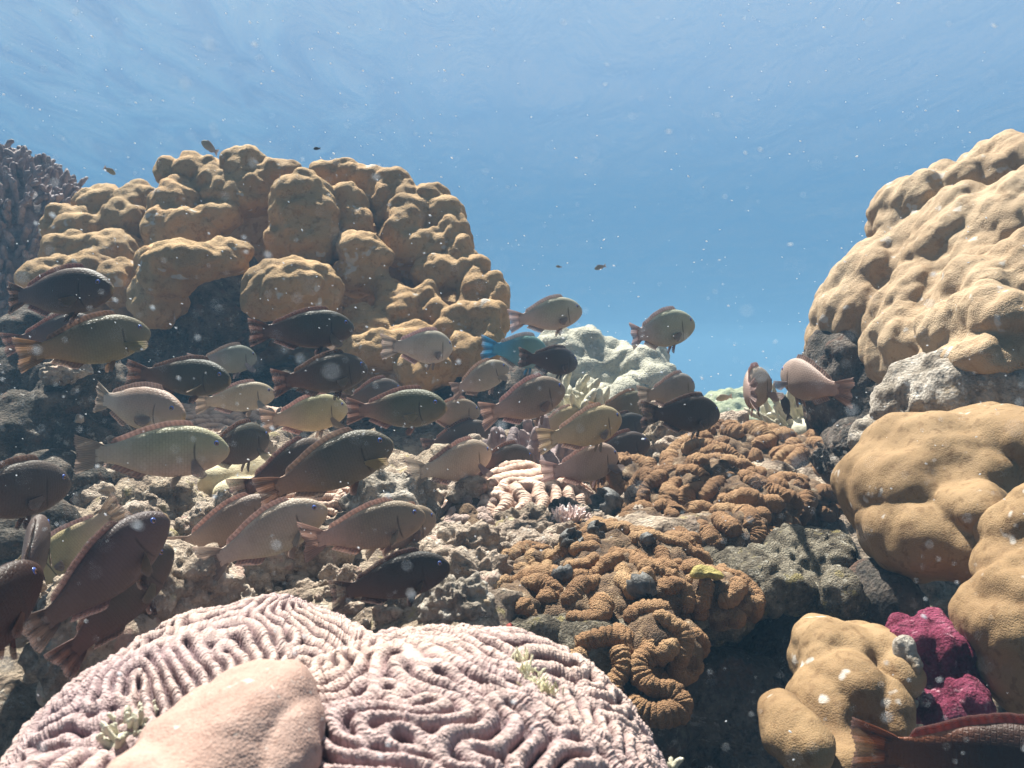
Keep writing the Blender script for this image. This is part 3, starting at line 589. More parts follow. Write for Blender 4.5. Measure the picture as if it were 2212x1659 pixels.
p = P(1258, 900, 2.45); finger_coral('finger_coral', (p.x, p.y, p.z), .05, .06, .03, 16, .075, .014, M_finger_pale, 'stubby cream finger coral behind the tan yellow fish', seed=2, forks=1, lift=1.2, lo=.1)
p = P(1765, 935, 2.4); finger_coral('finger_coral', (p.x, p.y, p.z), .10, .08, .05, 38, .075, .0095, M_finger_pale, 'pale tipped branching coral at the foot of the beige boulder', seed=3, forks=2, lift=.6, lo=-.1)
p = P(1160, 990, 2.0); finger_coral('finger_coral', (p.x, p.y, p.z - .02), .11, .09, .05, 26, .05, .017, M_finger, 'grey stubby finger coral in the shade under the school', seed=4, forks=1, lift=.8, lo=0)
p = P(285, 1545, .60); finger_coral('finger_coral', (p.x, p.y, p.z - .012), .012, .03, .008, 26, .009, .0024, M_finger_pale, 'tiny cream branching coral between the pink hump and ridged slope', seed=5, forks=1, lift=.8, lo=.1)
p = P(1440, 1652, .74); finger_coral('finger_coral', (p.x, p.y, p.z - .014), .006, .006, .006, 4, .022, .0036, M_finger_pale, 'tiny white finger coral standing in the dark crevice at the bottom', seed=6, forks=1, lift=1.6, lo=.3)
p = P(1232, 1122, 1.48); finger_coral('coral_frill', (p.x, p.y, p.z - .005), .022, .02, .014, 46, .018, .0028, M_frill, 'white and pink frilly coral tuft among the brown rubble', seed=7, forks=2, lift=.8, lo=.0)
p = P(1862, 985, 1.78); finger_coral('finger_coral', (p.x, p.y, p.z - .03), .09, .07, .05, 60, .022, .007, M_darkrock_shade, 'dark knobbly coral tangle below the shaded coral base', seed=8, forks=1, lift=.7, lo=.0)

# ------------------------------------------------------------------ rubble
def lump(seed, sub=4, knob=.2, knobs=3.2, pit=.0):
    V, F = ICO[sub]; V = V.copy(); s_ = np.random.default_rng(seed)
    V = V * s_.uniform(.65, 1.2, 3); d = .32 * fbm(V * 1.2 + seed * 3.1, 3, seed); f, _ = worley(V * knobs + seed, seed, 8)
    d = d + knob * (.62 - np.clip(f, 0, 1)) + .06 * fbm(V * 7 + seed, 3, seed + 1); n_ = V / np.linalg.norm(V, axis=1)[:, None]
    if pit: f2, _ = worley(V * 6 + seed, seed + 9, 8); d = d - pit * np.clip(.35 - f2, 0, 1)
    return V + n_ * d[:, None], F
PROTO = [lump(100 + k, 3 if k % 2 else 4, .46, 2.2 + .55 * (k % 4)) for k in range(9)]
ST = [(300,1060,1.7),(420,1120,1.55),(560,1150,1.45),(760,1100,1.6),(880,1080,1.75),(930,1180,1.4),(1000,1250,1.2),(850,1280,1.1),(640,1230,1.22),(520,1220,1.25),(400,1240,1.2),(280,1300,1.1),(150,1340,1.05),
      (1080,1180,1.4),(1150,1160,1.45),(1060,1060,1.8),(1250,1110,1.6),(1180,1190,1.38),(700,1010,1.9),(450,960,2.1),(250,990,1.9),(1250,960,2.4),(1400,930,2.6),(1450,960,2.4),(1120,1000,2.1),(1500,960,2.3)]
Vs, Fs, o_ = [], [], 0; g = random.Random(4)
for u, v, d in ST:
    for k in range(24):
        uu, vv = u + g.gauss(0, 60), v + g.gauss(0, 30); p = P(uu, vv, d * (1 - (vv - v) / 900)); h, nr = drop(p.x, p.y)
        V, F = PROTO[g.randrange(9)]; s_ = d * g.choice((.004, .006, .008, .011, .015)) * g.uniform(.8, 1.3)
        M = np.array(Matrix.Rotation(g.uniform(0, 6.28), 3, 'Z') @ Matrix.Rotation(g.uniform(-.8, .8), 3, 'X'))
        Vs.append(V * s_ @ M.T + np.array(h) + np.array([0, 0, s_ * .25])); Fs.append(F + o_); o_ += len(V)
tag(obj('coral_rubble', mesh('coral_rubble', np.concatenate(Vs), np.concatenate(Fs)), M_rubble), 'loose knobbly beige coral rubble strewn over the reef floor', 'rubble', kind='stuff')

ROCKS = [(390, 1250, 1.06, .052, 'mossy white topped rock left of the paler ridged slope', M_rubble, 1), (250, 1330, .98, .060, 'flat brown pitted slab below the two diving dark fish', M_reef, 2), (120, 1390, .92, .055, 'bright crusted rubble block in the lower left corner', M_rubble, 3),
         (470, 1130, 1.45, .042, 'white nubbly rock just left of the tilted pale fish', M_rubble, 4), (330, 1095, 1.62, .062, 'shaded rounded rock under the long pale fish tail', M_reef, 5), (820, 1100, 1.52, .075, 'broad rough white rubble boulder right of the tilted pale fish', M_white, 6),
         (880, 1080, 1.6, .055, 'white bumpy rock below the big olive fish fin', M_white, 7), (1010, 1190, 1.32, .055, 'pitted grey rock right of the big tailed brown fish', M_rubble, 8), (900, 1240, 1.15, .042, 'beige rock behind the dark purple bottom fish', M_rubble, 9), (1030, 1260, 1.15, .05, 'smooth sandy slab between dark fish and orange coral', M_rubble, 10),
         (980, 1310, 1.02, .04, 'knobbly white stone on the rim behind the pink dome', M_white, 11), (590, 1215, 1.24, .055, 'grey cup shaped rock under the pale fish tail', M_rubble, 12), (680, 1190, 1.28, .048, 'tan pillar stone beneath the tilted pale fish belly', M_rubble, 13), (520, 1190, 1.3, .042, 'small grey rock right of the lower diving fish head', M_rubble, 14),
         (1130, 1140, 1.5, .045, 'lichen grey rock left of the white pink frill', M_reef, 15), (130, 800, 2.0, .05, 'sunlit cap of rock under the orange tailed olive fish', M_rubble, 16), (1450, 950, 2.3, .09, 'hazy brown rock mound behind the black parrotfish', M_reef, 17), (1410, 890, 2.6, .08, 'distant yellowish crusted rock behind the grey fish', M_rubble, 18)]
for u, v, d, s_, lab, mt, sd_ in ROCKS:
    V, F = lump(sd_, 5, .40, 3.0 + (sd_ % 3) * .8, .35); p = P(u, v, d)
    me = mesh('reef_rock', V * s_, F); ob = obj('reef_rock', me, mt); ob.location = (p.x, p.y + s_ * .6, p.z - s_ * .25); ob.rotation_euler = (0, 0, sd_)
    tag(ob, lab, 'rock')
def surf(u, v, names=('seabed', 'reef_rock', 'lobed_coral', 'coral_rubble'), px=7):
    best = None
    for ob in list(col.objects):
        if ob.type == 'MESH' and ob.name.split('.')[0] in names:
            V_ = getV(ob.data) @ np.array(ob.matrix_basis.to_3x3()).T + np.array(ob.location); y_ = np.maximum(V_[:, 1], .05)
            m_ = (np.abs(V_[:, 0] / (K * y_) + 1106 - u) < px) & (np.abs(-V_[:, 2] / (K * y_) + 829.5 - v) < px) & (V_[:, 1] > .2)
            if m_.any():
                k_ = np.argmin(np.where(m_, V_[:, 1], 99)); best = V_[k_] if best is None or V_[k_][1] < best[1] else best
    return None if best is None else Vector(best)
# dark mussel-like shells wedged between the orange corals
SH = [(1215, 1090, 1.5, 26, 'dark round shell beside the white pink frill'), (1225, 1160, 1.42, 28, 'black shell cup above the fine orange patch'), (1400, 1165, 1.44, 18, 'small dark shell left of the middle orange mound'), (1210, 1235, 1.26, 22, 'black shell under the short orange knot'), (1390, 1265, 1.24, 36, 'grey crusted shell between the two orange colonies'),
      (1320, 1085, 1.6, 46, 'pale ribbed clam shell at the left end of the orange crest'), (1840, 1050, 1.75, 34, 'dark open shell at the right end of the orange crest'), (1290, 1140, 1.5, 24, 'brown shell right of the white pink frill'), (1095, 1357, .98, 16, 'dark red polyp at the top edge of the pink dome')]
for k, (u, v, d, r, lab) in enumerate(SH):
    bm = bmesh.new(); r_ = S(r, d); nu_, nv_ = 26, 10; rings = []
    prof = [(.25, -.5), (.75, -.35), (1, .05), (.98, .35), (.86, .55), (.76, .55), (.66, .30), (.4, .05), (.05, -.05)]
    for a, b in prof: rings.append([bm.verts.new((a * r_ * math.cos(t_ * 6.2832 / nu_) * (1 + .10 * math.sin(t_ * 5 + k)), .7 * a * r_ * math.sin(t_ * 6.2832 / nu_), (b + .10 * math.sin(t_ * 1.7 + k)) * r_)) for t_ in range(nu_)])
    for A_, B_ in zip(rings, rings[1:]):
        for i in range(nu_): bm.faces.new((A_[i], A_[(i + 1) % nu_], B_[(i + 1) % nu_], B_[i]))
    bm.faces.new(rings[-1]); me = bpy.data.meshes.new('shell'); bm.to_mesh(me); bm.free(); me.polygons.foreach_set('use_smooth', [True] * len(me.polygons))
    nm = 'polyp' if 'polyp' in lab else 'shell'
    ob = obj(nm, me, M_red if nm == 'polyp' else M_shell); ob.location = surf(u, v) or P(u, v, d); ob.rotation_euler = (R(35 + 14 * (k % 3)), R(-15 + 12 * (k % 4)), k); tag(ob, lab, nm)
sy = surf(1532, 1240) or P(1535, 1240, 1.24); yd = sy.y - .012; ye = [L(1535, 1240, yd, 30, 9, .012), L(1512, 1250, yd, 20, 9, .01), L(1556, 1249, yd, 18, 9, .01)]
tag(coral_body('yellow_sponge', ye, .0028, 1, [(60, .010, 7, 31), (130, .004, 7, 32)], M_yellow, .006, 30), 'bright yellow crumbly sponge on the ledge between orange corals', 'sponge')
# pale tentacles poking from the ridged dome
Vs, Fs, o_ = [], [], 0; g = random.Random(9)
for (u, v, d) in ((1130, 1420, .74), (1145, 1445, .71), (1165, 1470, .69), (1180, 1488, .68)):
    pc = surf(u, v, ('brain_coral',)) or P(u, v, d)
    for k in range(26):
        p = pc + Vector((g.gauss(0, .004), g.gauss(0, .004), .002)); dr = Vector((g.gauss(0, .5), g.gauss(0, .5), 1)).normalized(); L_ = g.uniform(.005, .011)
        V, F, _ = tube([(p + dr * (L_ * t_ / 6) + Vector((0, 0, -.004))) [:] for t_ in range(7)], .0007, .01, 6, 1, 0); Vs.append(V); Fs.append(F + o_); o_ += len(V)
tag(obj('anemone', mesh('anemone', np.concatenate(Vs), np.concatenate(Fs)), M_anem), 'pale yellow tentacle tuft on the right shoulder of the pink dome', 'anemone')

# ------------------------------------------------------------------ parrotfish
PX = np.array([0, .012, .03, .06, .10, .15, .22, .30, .38, .46, .54, .62, .69, .75, .80, .86])
PT = np.array([.004, .030, .054, .086, .115, .140, .162, .172, .170, .158, .138, .112, .086, .068, .060, .064])
PB = np.array([-.010, -.038, -.058, -.082, -.105, -.126, -.147, -.160, -.163, -.156, -.140, -.114, -.086, -.066, -.059, -.063])
PW = np.array([.002, .022, .036, .050, .060, .068, .074, .075, .072, .065, .055, .043, .031, .021, .014, .007])
def cub(x, ys):                               # smooth interpolation of the profile
    x = np.asarray(x, float); k = np.clip(np.searchsorted(PX, x) - 1, 0, len(PX) - 2); m_ = np.gradient(ys, PX); h = PX[k + 1] - PX[k]; t = np.clip((x - PX[k]) / h, 0, 1)
    return (2 * t**3 - 3 * t**2 + 1) * ys[k] + (t**3 - 2 * t**2 + t) * h * m_[k] + (-2 * t**3 + 3 * t**2) * ys[k + 1] + (t**3 - t**2) * h * m_[k + 1]
def bent(V, b):                               # V holds x from the snout, y, z; turns it into fish space with a sideways bend
    x = V[:, 0]; k = np.clip(x - .32, 0, None); y = V[:, 1] + b * k * k
    return np.stack([.45 - x, y, V[:, 2]], 1)
def fish_body(b):
    xs = np.concatenate([[0], .012 * np.linspace(.25, 1, 4) ** 1.2, np.linspace(.02, .86, 60)]); n = 28; a = np.linspace(0, 2 * math.pi, n, endpoint=False)
    T, B, W_ = cub(xs, PT), cub(xs, PB), np.maximum(cub(xs, PW), .002); zc = (T + B) / 2; hh = (T - B) / 2
    ca, sa = np.cos(a), np.sin(a); cy = np.sign(sa) * np.abs(sa) ** .92; cz = np.sign(ca) * np.abs(ca) ** 1.0
    V = np.stack([np.repeat(xs, n), (W_[:, None] * cy[None]).ravel(), (zc[:, None] + hh[:, None] * cz[None]).ravel()], 1)
    gill = np.exp(-((V[:, 0] - (.245 - 1.6 * V[:, 2] ** 2 )) / .006) ** 2) * (np.abs(V[:, 2] + .02) < .085); V[:, 1] *= 1 - .10 * gill
    F = []
    for i in range(len(xs) - 1):
        for j in range(n): F.append((i * n + j, i * n + (j + 1) % n, (i + 1) * n + (j + 1) % n, (i + 1) * n + j))
    F.append(tuple(range(n))[::-1]); F.append(tuple((len(xs) - 1) * n + j for j in range(n)))
    return mesh('parrotfish', bent(V, b), F)
def sheet(G, nrm, th, ray, ln, b=None, name='fin'):   # a closed thin fin from a grid of points
    ni, nj = G.shape[:2]; off = nrm[None, None] * th[..., None]; A_ = (G + off).reshape(-1, 3); B_ = (G - off).reshape(-1, 3); n = ni * nj
    V = np.concatenate([A_, B_]); idx = np.arange(n).reshape(ni, nj)
    f1 = np.stack([idx[:-1, :-1].ravel(), idx[:-1, 1:].ravel(), idx[1:, 1:].ravel(), idx[1:, :-1].ravel()], 1); f2 = f1[:, ::-1] + n
    bd = list(idx[0]) + list(idx[1:, -1]) + list(idx[-1, :-1][::-1]) + list(idx[1:-1, 0][::-1])
    f3 = np.array([(bd[k], bd[(k + 1) % len(bd)], bd[(k + 1) % len(bd)] + n, bd[k] + n) for k in range(len(bd))])
    V = bent(V, b) if b is not None else V
    me = mesh(name, V, np.concatenate([f1, f2, f3])); attr(me, 'ray', np.tile(ray.ravel(), 2)); attr(me, 'len', np.tile(ln.ravel(), 2)); return me
def tail_fin(b, spread=1.0, fork=.03):
    i = np.linspace(0, 1, 10)[:, None]; j = np.linspace(-1, 1, 37)[None]
    x = .805 + i * (.195 - fork * (1 - np.abs(j)) ** 1.2 - .018 * np.abs(j) ** 4) + .004 * i * np.sin(j * 40); z = j * (.056 + .070 * spread * i ** .85) + .0 * i; y = .010 * i * np.sin(j * 9) + .004 * i * np.sin(j * 36)
    return sheet(np.stack([x, y, z + 0 * x], -1), np.array([0, 1.0, 0]), .0065 * (1 - i) ** 1.2 + .0010 + 0 * x, (j + 0 * i) * 9, i + 0 * j, b, 'tail_fin')
def dorsal_fin(b, hgt=.034):
    j = np.linspace(0, 1, 40)[None]; i = np.linspace(0, 1, 5)[:, None]; x0 = .215 + .535 * j
    hj = hgt * np.clip(j / .06, 0, 1) ** .6 * (1 - .25 * j) * np.clip((1.0 - j) / .05, 0, 1) ** .5 + .003 * np.abs(np.sin(j * 34)) * (j > .02) * (j < .6)
    x = x0 + .020 * i; z = cub(x0, PT) - .010 + i * (hj + .010); y = .004 * i * np.sin(j * 22) + 0 * x
    return sheet(np.stack([x, y, z], -1), np.array([0, 1.0, 0]), .005 * (1 - i) + .001 + 0 * x, j * 17 + 0 * i, i + 0 * j, b, 'dorsal_fin')
def anal_fin(b):
    j = np.linspace(0, 1, 24)[None]; i = np.linspace(0, 1, 5)[:, None]; x0 = .52 + .21 * j; hj = .034 * np.clip(j / .15, 0, 1) ** .7 * (1 - .35 * j)
    x = x0 + .045 * i; z = cub(x0, PB) + .012 - i * (hj + .012)
    return sheet(np.stack([x, .003 * i * np.sin(j * 14) + 0 * x, z], -1), np.array([0, 1.0, 0]), .004 * (1 - i) + .001 + 0 * x, j * 9 + 0 * i, i + 0 * j, b, 'anal_fin')
def fan(root, d, e, ln, wid, name, nr=7):     # a rounded fan: root, direction, in-plane side direction
    d = np.array(Vector(d).normalized()); e = np.array(Vector(e)); e = e - d * e.dot(d); e /= np.linalg.norm(e); nrm = np.cross(d, e)
    i = np.linspace(0, 1, 9)[:, None]; j = np.linspace(-1, 1, 23)[None]
    r = i * ln * (1 - .22 * np.abs(j - .35) ** 2); s = j * wid * (.14 + .86 * i ** .8) * .5; cup = .03 * ln * np.sin(j * 3) * i + .02 * ln * i * np.sin(j * 20) + .10 * ln * i * i
    G = np.array(root) + r[..., None] * d + s[..., None] * e + cup[..., None] * nrm
    return sheet(G, nrm, .003 * (1 - i) + .0008 + 0 * j, j * nr + 0 * i, i + 0 * j, None, name)
POSE = {'fold': ((-.90, .30, -.42), (-.3, .1, .95), .150), 'down': ((.30, .48, -.80), (.8, .1, .35), .165), 'out': ((.80, .45, -.32), (.25, .15, .95), .175), 'back': ((-.55, .55, -.60), (.75, .1, .5), .16)}
def pect(pose, sd_):
    d, e, ln = POSE[pose]; return fan((.45 - .255, sd_ * .062, -.045), (d[0], d[1] * sd_, d[2]), (e[0], e[1] * sd_, e[2]), ln, .095, 'pectoral_fin')
def pelv(sd_): return fan((.45 - .32, sd_ * .020, -.150), (-.72, .12 * sd_, -.62), (.6, .1 * sd_, -.6), .105, .050, 'pelvic_fin', 4)

# fish skin: colours ride on each fish as properties, scales and gill line come from the shape
def oattr(q, name): return q.add('ShaderNodeAttribute', attribute_type='OBJECT', attribute_name=name).outputs['Color']
q = N('parrotfish_skin'); sx = q.add('ShaderNodeSeparateXYZ', {0: q.o}); x_, y_, z_ = sx.outputs
base, belly, tailc = oattr(q, 'skin'), oattr(q, 'belly'), oattr(q, 'tail')
c = q.mix(q.ramp(q.math('ADD', q.math('MULTIPLY', z_, -4.2), .42), [(.25, 0.0), (.95, 1.0)]), base, belly)
c = q.mix(q.ramp(q.math('MULTIPLY_ADD', x_, -2.2, -.02), [(.05, 0.0), (.72, .9)]), c, tailc)
nz = q.noise(9, 4); c = q.mix(q.ramp(nz, [(.30, .35), (.55, 0.0)]), c, q.mix(.55, c, (.02, .018, .015)))
bk = q.add('ShaderNodeCombineXYZ', {0: q.math('MULTIPLY', z_, 1.0), 1: q.math('MULTIPLY', x_, 1.0), 2: 0.0}).outputs[0]
br = q.add('ShaderNodeTexBrick', {'Vector': bk, 'Scale': 1.0, 'Mortar Size': .0035, 'Mortar Smooth': .9, 'Brick Width': .034, 'Row Height': .020, 'Color1': (1, 1, 1, 1), 'Color2': (.9, .9, .9, 1), 'Mortar': (0, 0, 0, 1)})
sc = q.math('SUBTRACT', 1.0, br.outputs['Fac']); edge = q.math('MULTIPLY', br.outputs['Fac'], q.ramp(q.math('ADD', q.math('MULTIPLY', x_, 2.2), .5), [(.05, .35), (.25, 1.0), (.85, .9), (.95, 0.0)]))
c = q.mix(q.math('MULTIPLY', edge, .20), c, (.03, .025, .02)); c = q.mix(q.math('MULTIPLY', q.noise(60, 2), .25), c, base)
gx_ = q.math('SUBTRACT', q.math('ADD', .205, q.math('MULTIPLY', q.math('MULTIPLY', z_, z_), 1.6)), x_); gl_ = q.ramp(q.math('ABSOLUTE', gx_), [(.002, .75), (.009, 0.0)])
c = q.mix(q.math('MULTIPLY', gl_, q.ramp(q.math('ABSOLUTE', q.math('ADD', z_, .03)), [(.07, 1.0), (.10, 0.0)])), c, (.03, .02, .018))
lip = q.ramp(x_, [(.432, 0.0), (.446, .8)]); c = q.mix(lip, c, (.36, .25, .13))
M_fish = q.finish(c, .46, q.bump(q.math('ADD', sc, q.noise(140, 2)), .0030, .3), .20)
def fin_mat(name, alpha):
    q = N(name); f = oattr(q, 'skin'); r = q.attr('ray'); ln_ = q.attr('len'); sn = q.math('SINE', q.math('MULTIPLY', r, 6.28)); st = q.math('MULTIPLY_ADD', sn, .5, .5)
    c = q.mix(q.math('MULTIPLY', st, .5), f, q.mix(.7, f, (.03, .015, .012))); c = q.mix(q.ramp(ln_, [(.75, 0.0), (1.0, .35)]), c, (.62, .45, .42))
    b = q.add('ShaderNodeBsdfPrincipled', {'Base Color': c, 'Roughness': .6, 'Normal': q.bump(st, .003, .6)}); tl = q.add('ShaderNodeBsdfTranslucent', {0: c})
    m1 = q.add('ShaderNodeMixShader', {0: .40}); q.l.new(b.outputs[0], m1.inputs[1]); q.l.new(tl.outputs[0], m1.inputs[2]); tp = q.add('ShaderNodeBsdfTransparent')
    m2 = q.add('ShaderNodeMixShader', {0: q.math('MULTIPLY_ADD', ln_, -alpha, 1.0)}); q.l.new(tp.outputs[0], m2.inputs[1]); q.l.new(m1.outputs[0], m2.inputs[2]); q.l.new(m2.outputs[0], q.out.inputs[0]); return q.m
M_fin = fin_mat('fin_membrane', .42); M_pect = fin_mat('clear_fin_membrane', .45)
q = N('fish_eye'); sx = q.add('ShaderNodeSeparateXYZ', {0: q.o}); rr_ = q.math('SQRT', q.math('ADD', q.math('MULTIPLY', sx.outputs[0], sx.outputs[0]), q.math('MULTIPLY', sx.outputs[2], sx.outputs[2])))
rr_ = q.math('DIVIDE', rr_, .020); M_eye = q.finish(q.ramp(rr_, [(.34, (.006, .006, .008)), (.40, (.42, .20, .06)), (.50, (.30, .16, .06)), (.56, (.03, .04, .10)), (.74, (.05, .08, .34)), (.95, (.12, .19, .52))]), .15, None, .6)
eyeV = SPH_V * np.array([.020, .013, .020]); EYE = mesh('eye', eyeV, SPH_F)
BEND = {k: .55 * k for k in (-1, -.5, 0, .5, 1)}
MB = {k: (fish_body(b), tail_fin(b), dorsal_fin(b), anal_fin(b), tail_fin(b, 1.5, .045)) for k, b in BEND.items()}
MP = {p_: (pect(p_, 1), pect(p_, -1)) for p_ in POSE}; MV = (pelv(1), pelv(-1))
for k in MB: MB[k][0].materials.append(M_fish); [MB[k][i].materials.append(M_fin) for i in (1, 2, 3, 4)]
for a_ in list(MP.values()) + [MV]: [m_.materials.append(M_pect) for m_ in a_]
EYE.materials.append(M_eye)
PAL = {  # back, belly, tail, dorsal edge, pectoral
 'dark': ((.078,.062,.050), (.095,.062,.050), (.16,.080,.062), (.17,.085,.065), (.36,.29,.22)),
 'black': ((.042,.034,.030), (.058,.038,.032), (.075,.042,.036), (.07,.04,.035), (.20,.14,.10)),
 'plum': ((.098,.072,.064), (.105,.068,.060), (.16,.090,.078), (.20,.105,.09), (.36,.25,.18)),
 'olive': ((.165,.148,.092), (.21,.165,.110), (.36,.215,.11), (.28,.15,.10), (.46,.38,.24)),
 'dolive': ((.118,.105,.078), (.15,.112,.085), (.30,.17,.12), (.30,.17,.125), (.52,.43,.24)),
 'pale': ((.375,.300,.225), (.41,.33,.26), (.50,.375,.32), (.40,.27,.23), (.52,.45,.41)),
 'silver': ((.37,.335,.265), (.39,.35,.30), (.48,.38,.34), (.40,.29,.26), (.52,.45,.43)),
 'tan': ((.40,.315,.185), (.44,.335,.21), (.52,.37,.27), (.46,.30,.24), (.52,.40,.34)),
 'brown': ((.25,.195,.145), (.31,.22,.17), (.46,.31,.25), (.42,.25,.21), (.52,.39,.34)),
 'grey': ((.225,.215,.19), (.27,.24,.21), (.36,.28,.25), (.30,.22,.20), (.46,.39,.37)),
 'rose': ((.31,.245,.20), (.36,.28,.235), (.42,.28,.25), (.42,.25,.22), (.54,.46,.44)),
 'red':    ((.045,.018,.012), (.055,.018,.011), (.20,.05,.02), (.26,.05,.03), (.3,.12,.06)),
 'blue':   ((.11,.20,.19), (.12,.18,.24), (.05,.27,.52), (.30,.26,.26), (.15,.3,.5))}
def setp(o, c): o['skin'] = [float(v) for v in c] + [1.0]
def parrotfish(tail, head, h, pal, pose, bend, sgn, label, Ln=.20, d=None, roll=0.0, big_tail=False, only=None):
    (tu, tv), (hu, hv) = tail, head; dd = d or Ln * .385 * 1917 / h
    lpx = math.hypot(hu - tu, hv - tv); full = Ln * 1917 / dd; cy = min(1.0, lpx / full); sy = math.sqrt(1 - cy * cy) * sgn
    M_ = P((tu + hu) / 2, (tv + hv) / 2, dd); vd = M_.normalized(); ip = Vector(((hu - tu) / lpx, 0, -(hv - tv) / lpx)); ip = (ip - vd * ip.dot(vd)).normalized()
    f = (ip * cy + vd * sy).normalized(); up = Vector((0, 0, 1)); up = (up - f * up.dot(f)).normalized(); sdv = up.cross(f)
    up2 = up * math.cos(roll) + sdv * math.sin(roll); sdv = up2.cross(f)
    rot = Matrix((f, sdv, up2)).transposed().to_4x4(); c0 = M_ + f * (.05 * Ln)
    jit = random.Random(hash(label) % 10000 if False else int(tu * 7 + tv)); col_ = [tuple(min(1, v * jit.uniform(.92, 1.08)) for v in k) for k in PAL[pal]]
    bend = bend if bend else jit.choice((-.5, 0, 0, .5)); body, tl_, ds, an, tb = MB[bend]; o = obj('parrotfish', body); o.matrix_world = Matrix.Translation(c0) @ rot @ Matrix.Diagonal((Ln, Ln * 1.03, Ln * 1.06, 1))
    setp(o, col_[0]); o['belly'] = [*map(float, col_[1]), 1.0]; o['tail'] = [*map(float, col_[2]), 1.0]
    tag(o, label, 'fish', 'parrotfish swimming together in the school')
    for nm, me, cc in (('tail_fin', tb if big_tail else tl_, col_[2]), ('dorsal_fin', ds, col_[3]), ('anal_fin', an, col_[3]), ('pectoral_fin', MP[pose][0], col_[4]), ('pectoral_fin', MP[pose][1], col_[4]), ('pelvic_fin', MV[0], col_[2]), ('pelvic_fin', MV[1], col_[2])):
        setp(obj(nm, me, parent=o), cc)
    for s_ in (1, -1): e = obj('eye', EYE, parent=o); e.location = (.45 - .098, s_ * .0475, .048); e.rotation_euler = (0, 0, s_ * -.22)
    return o
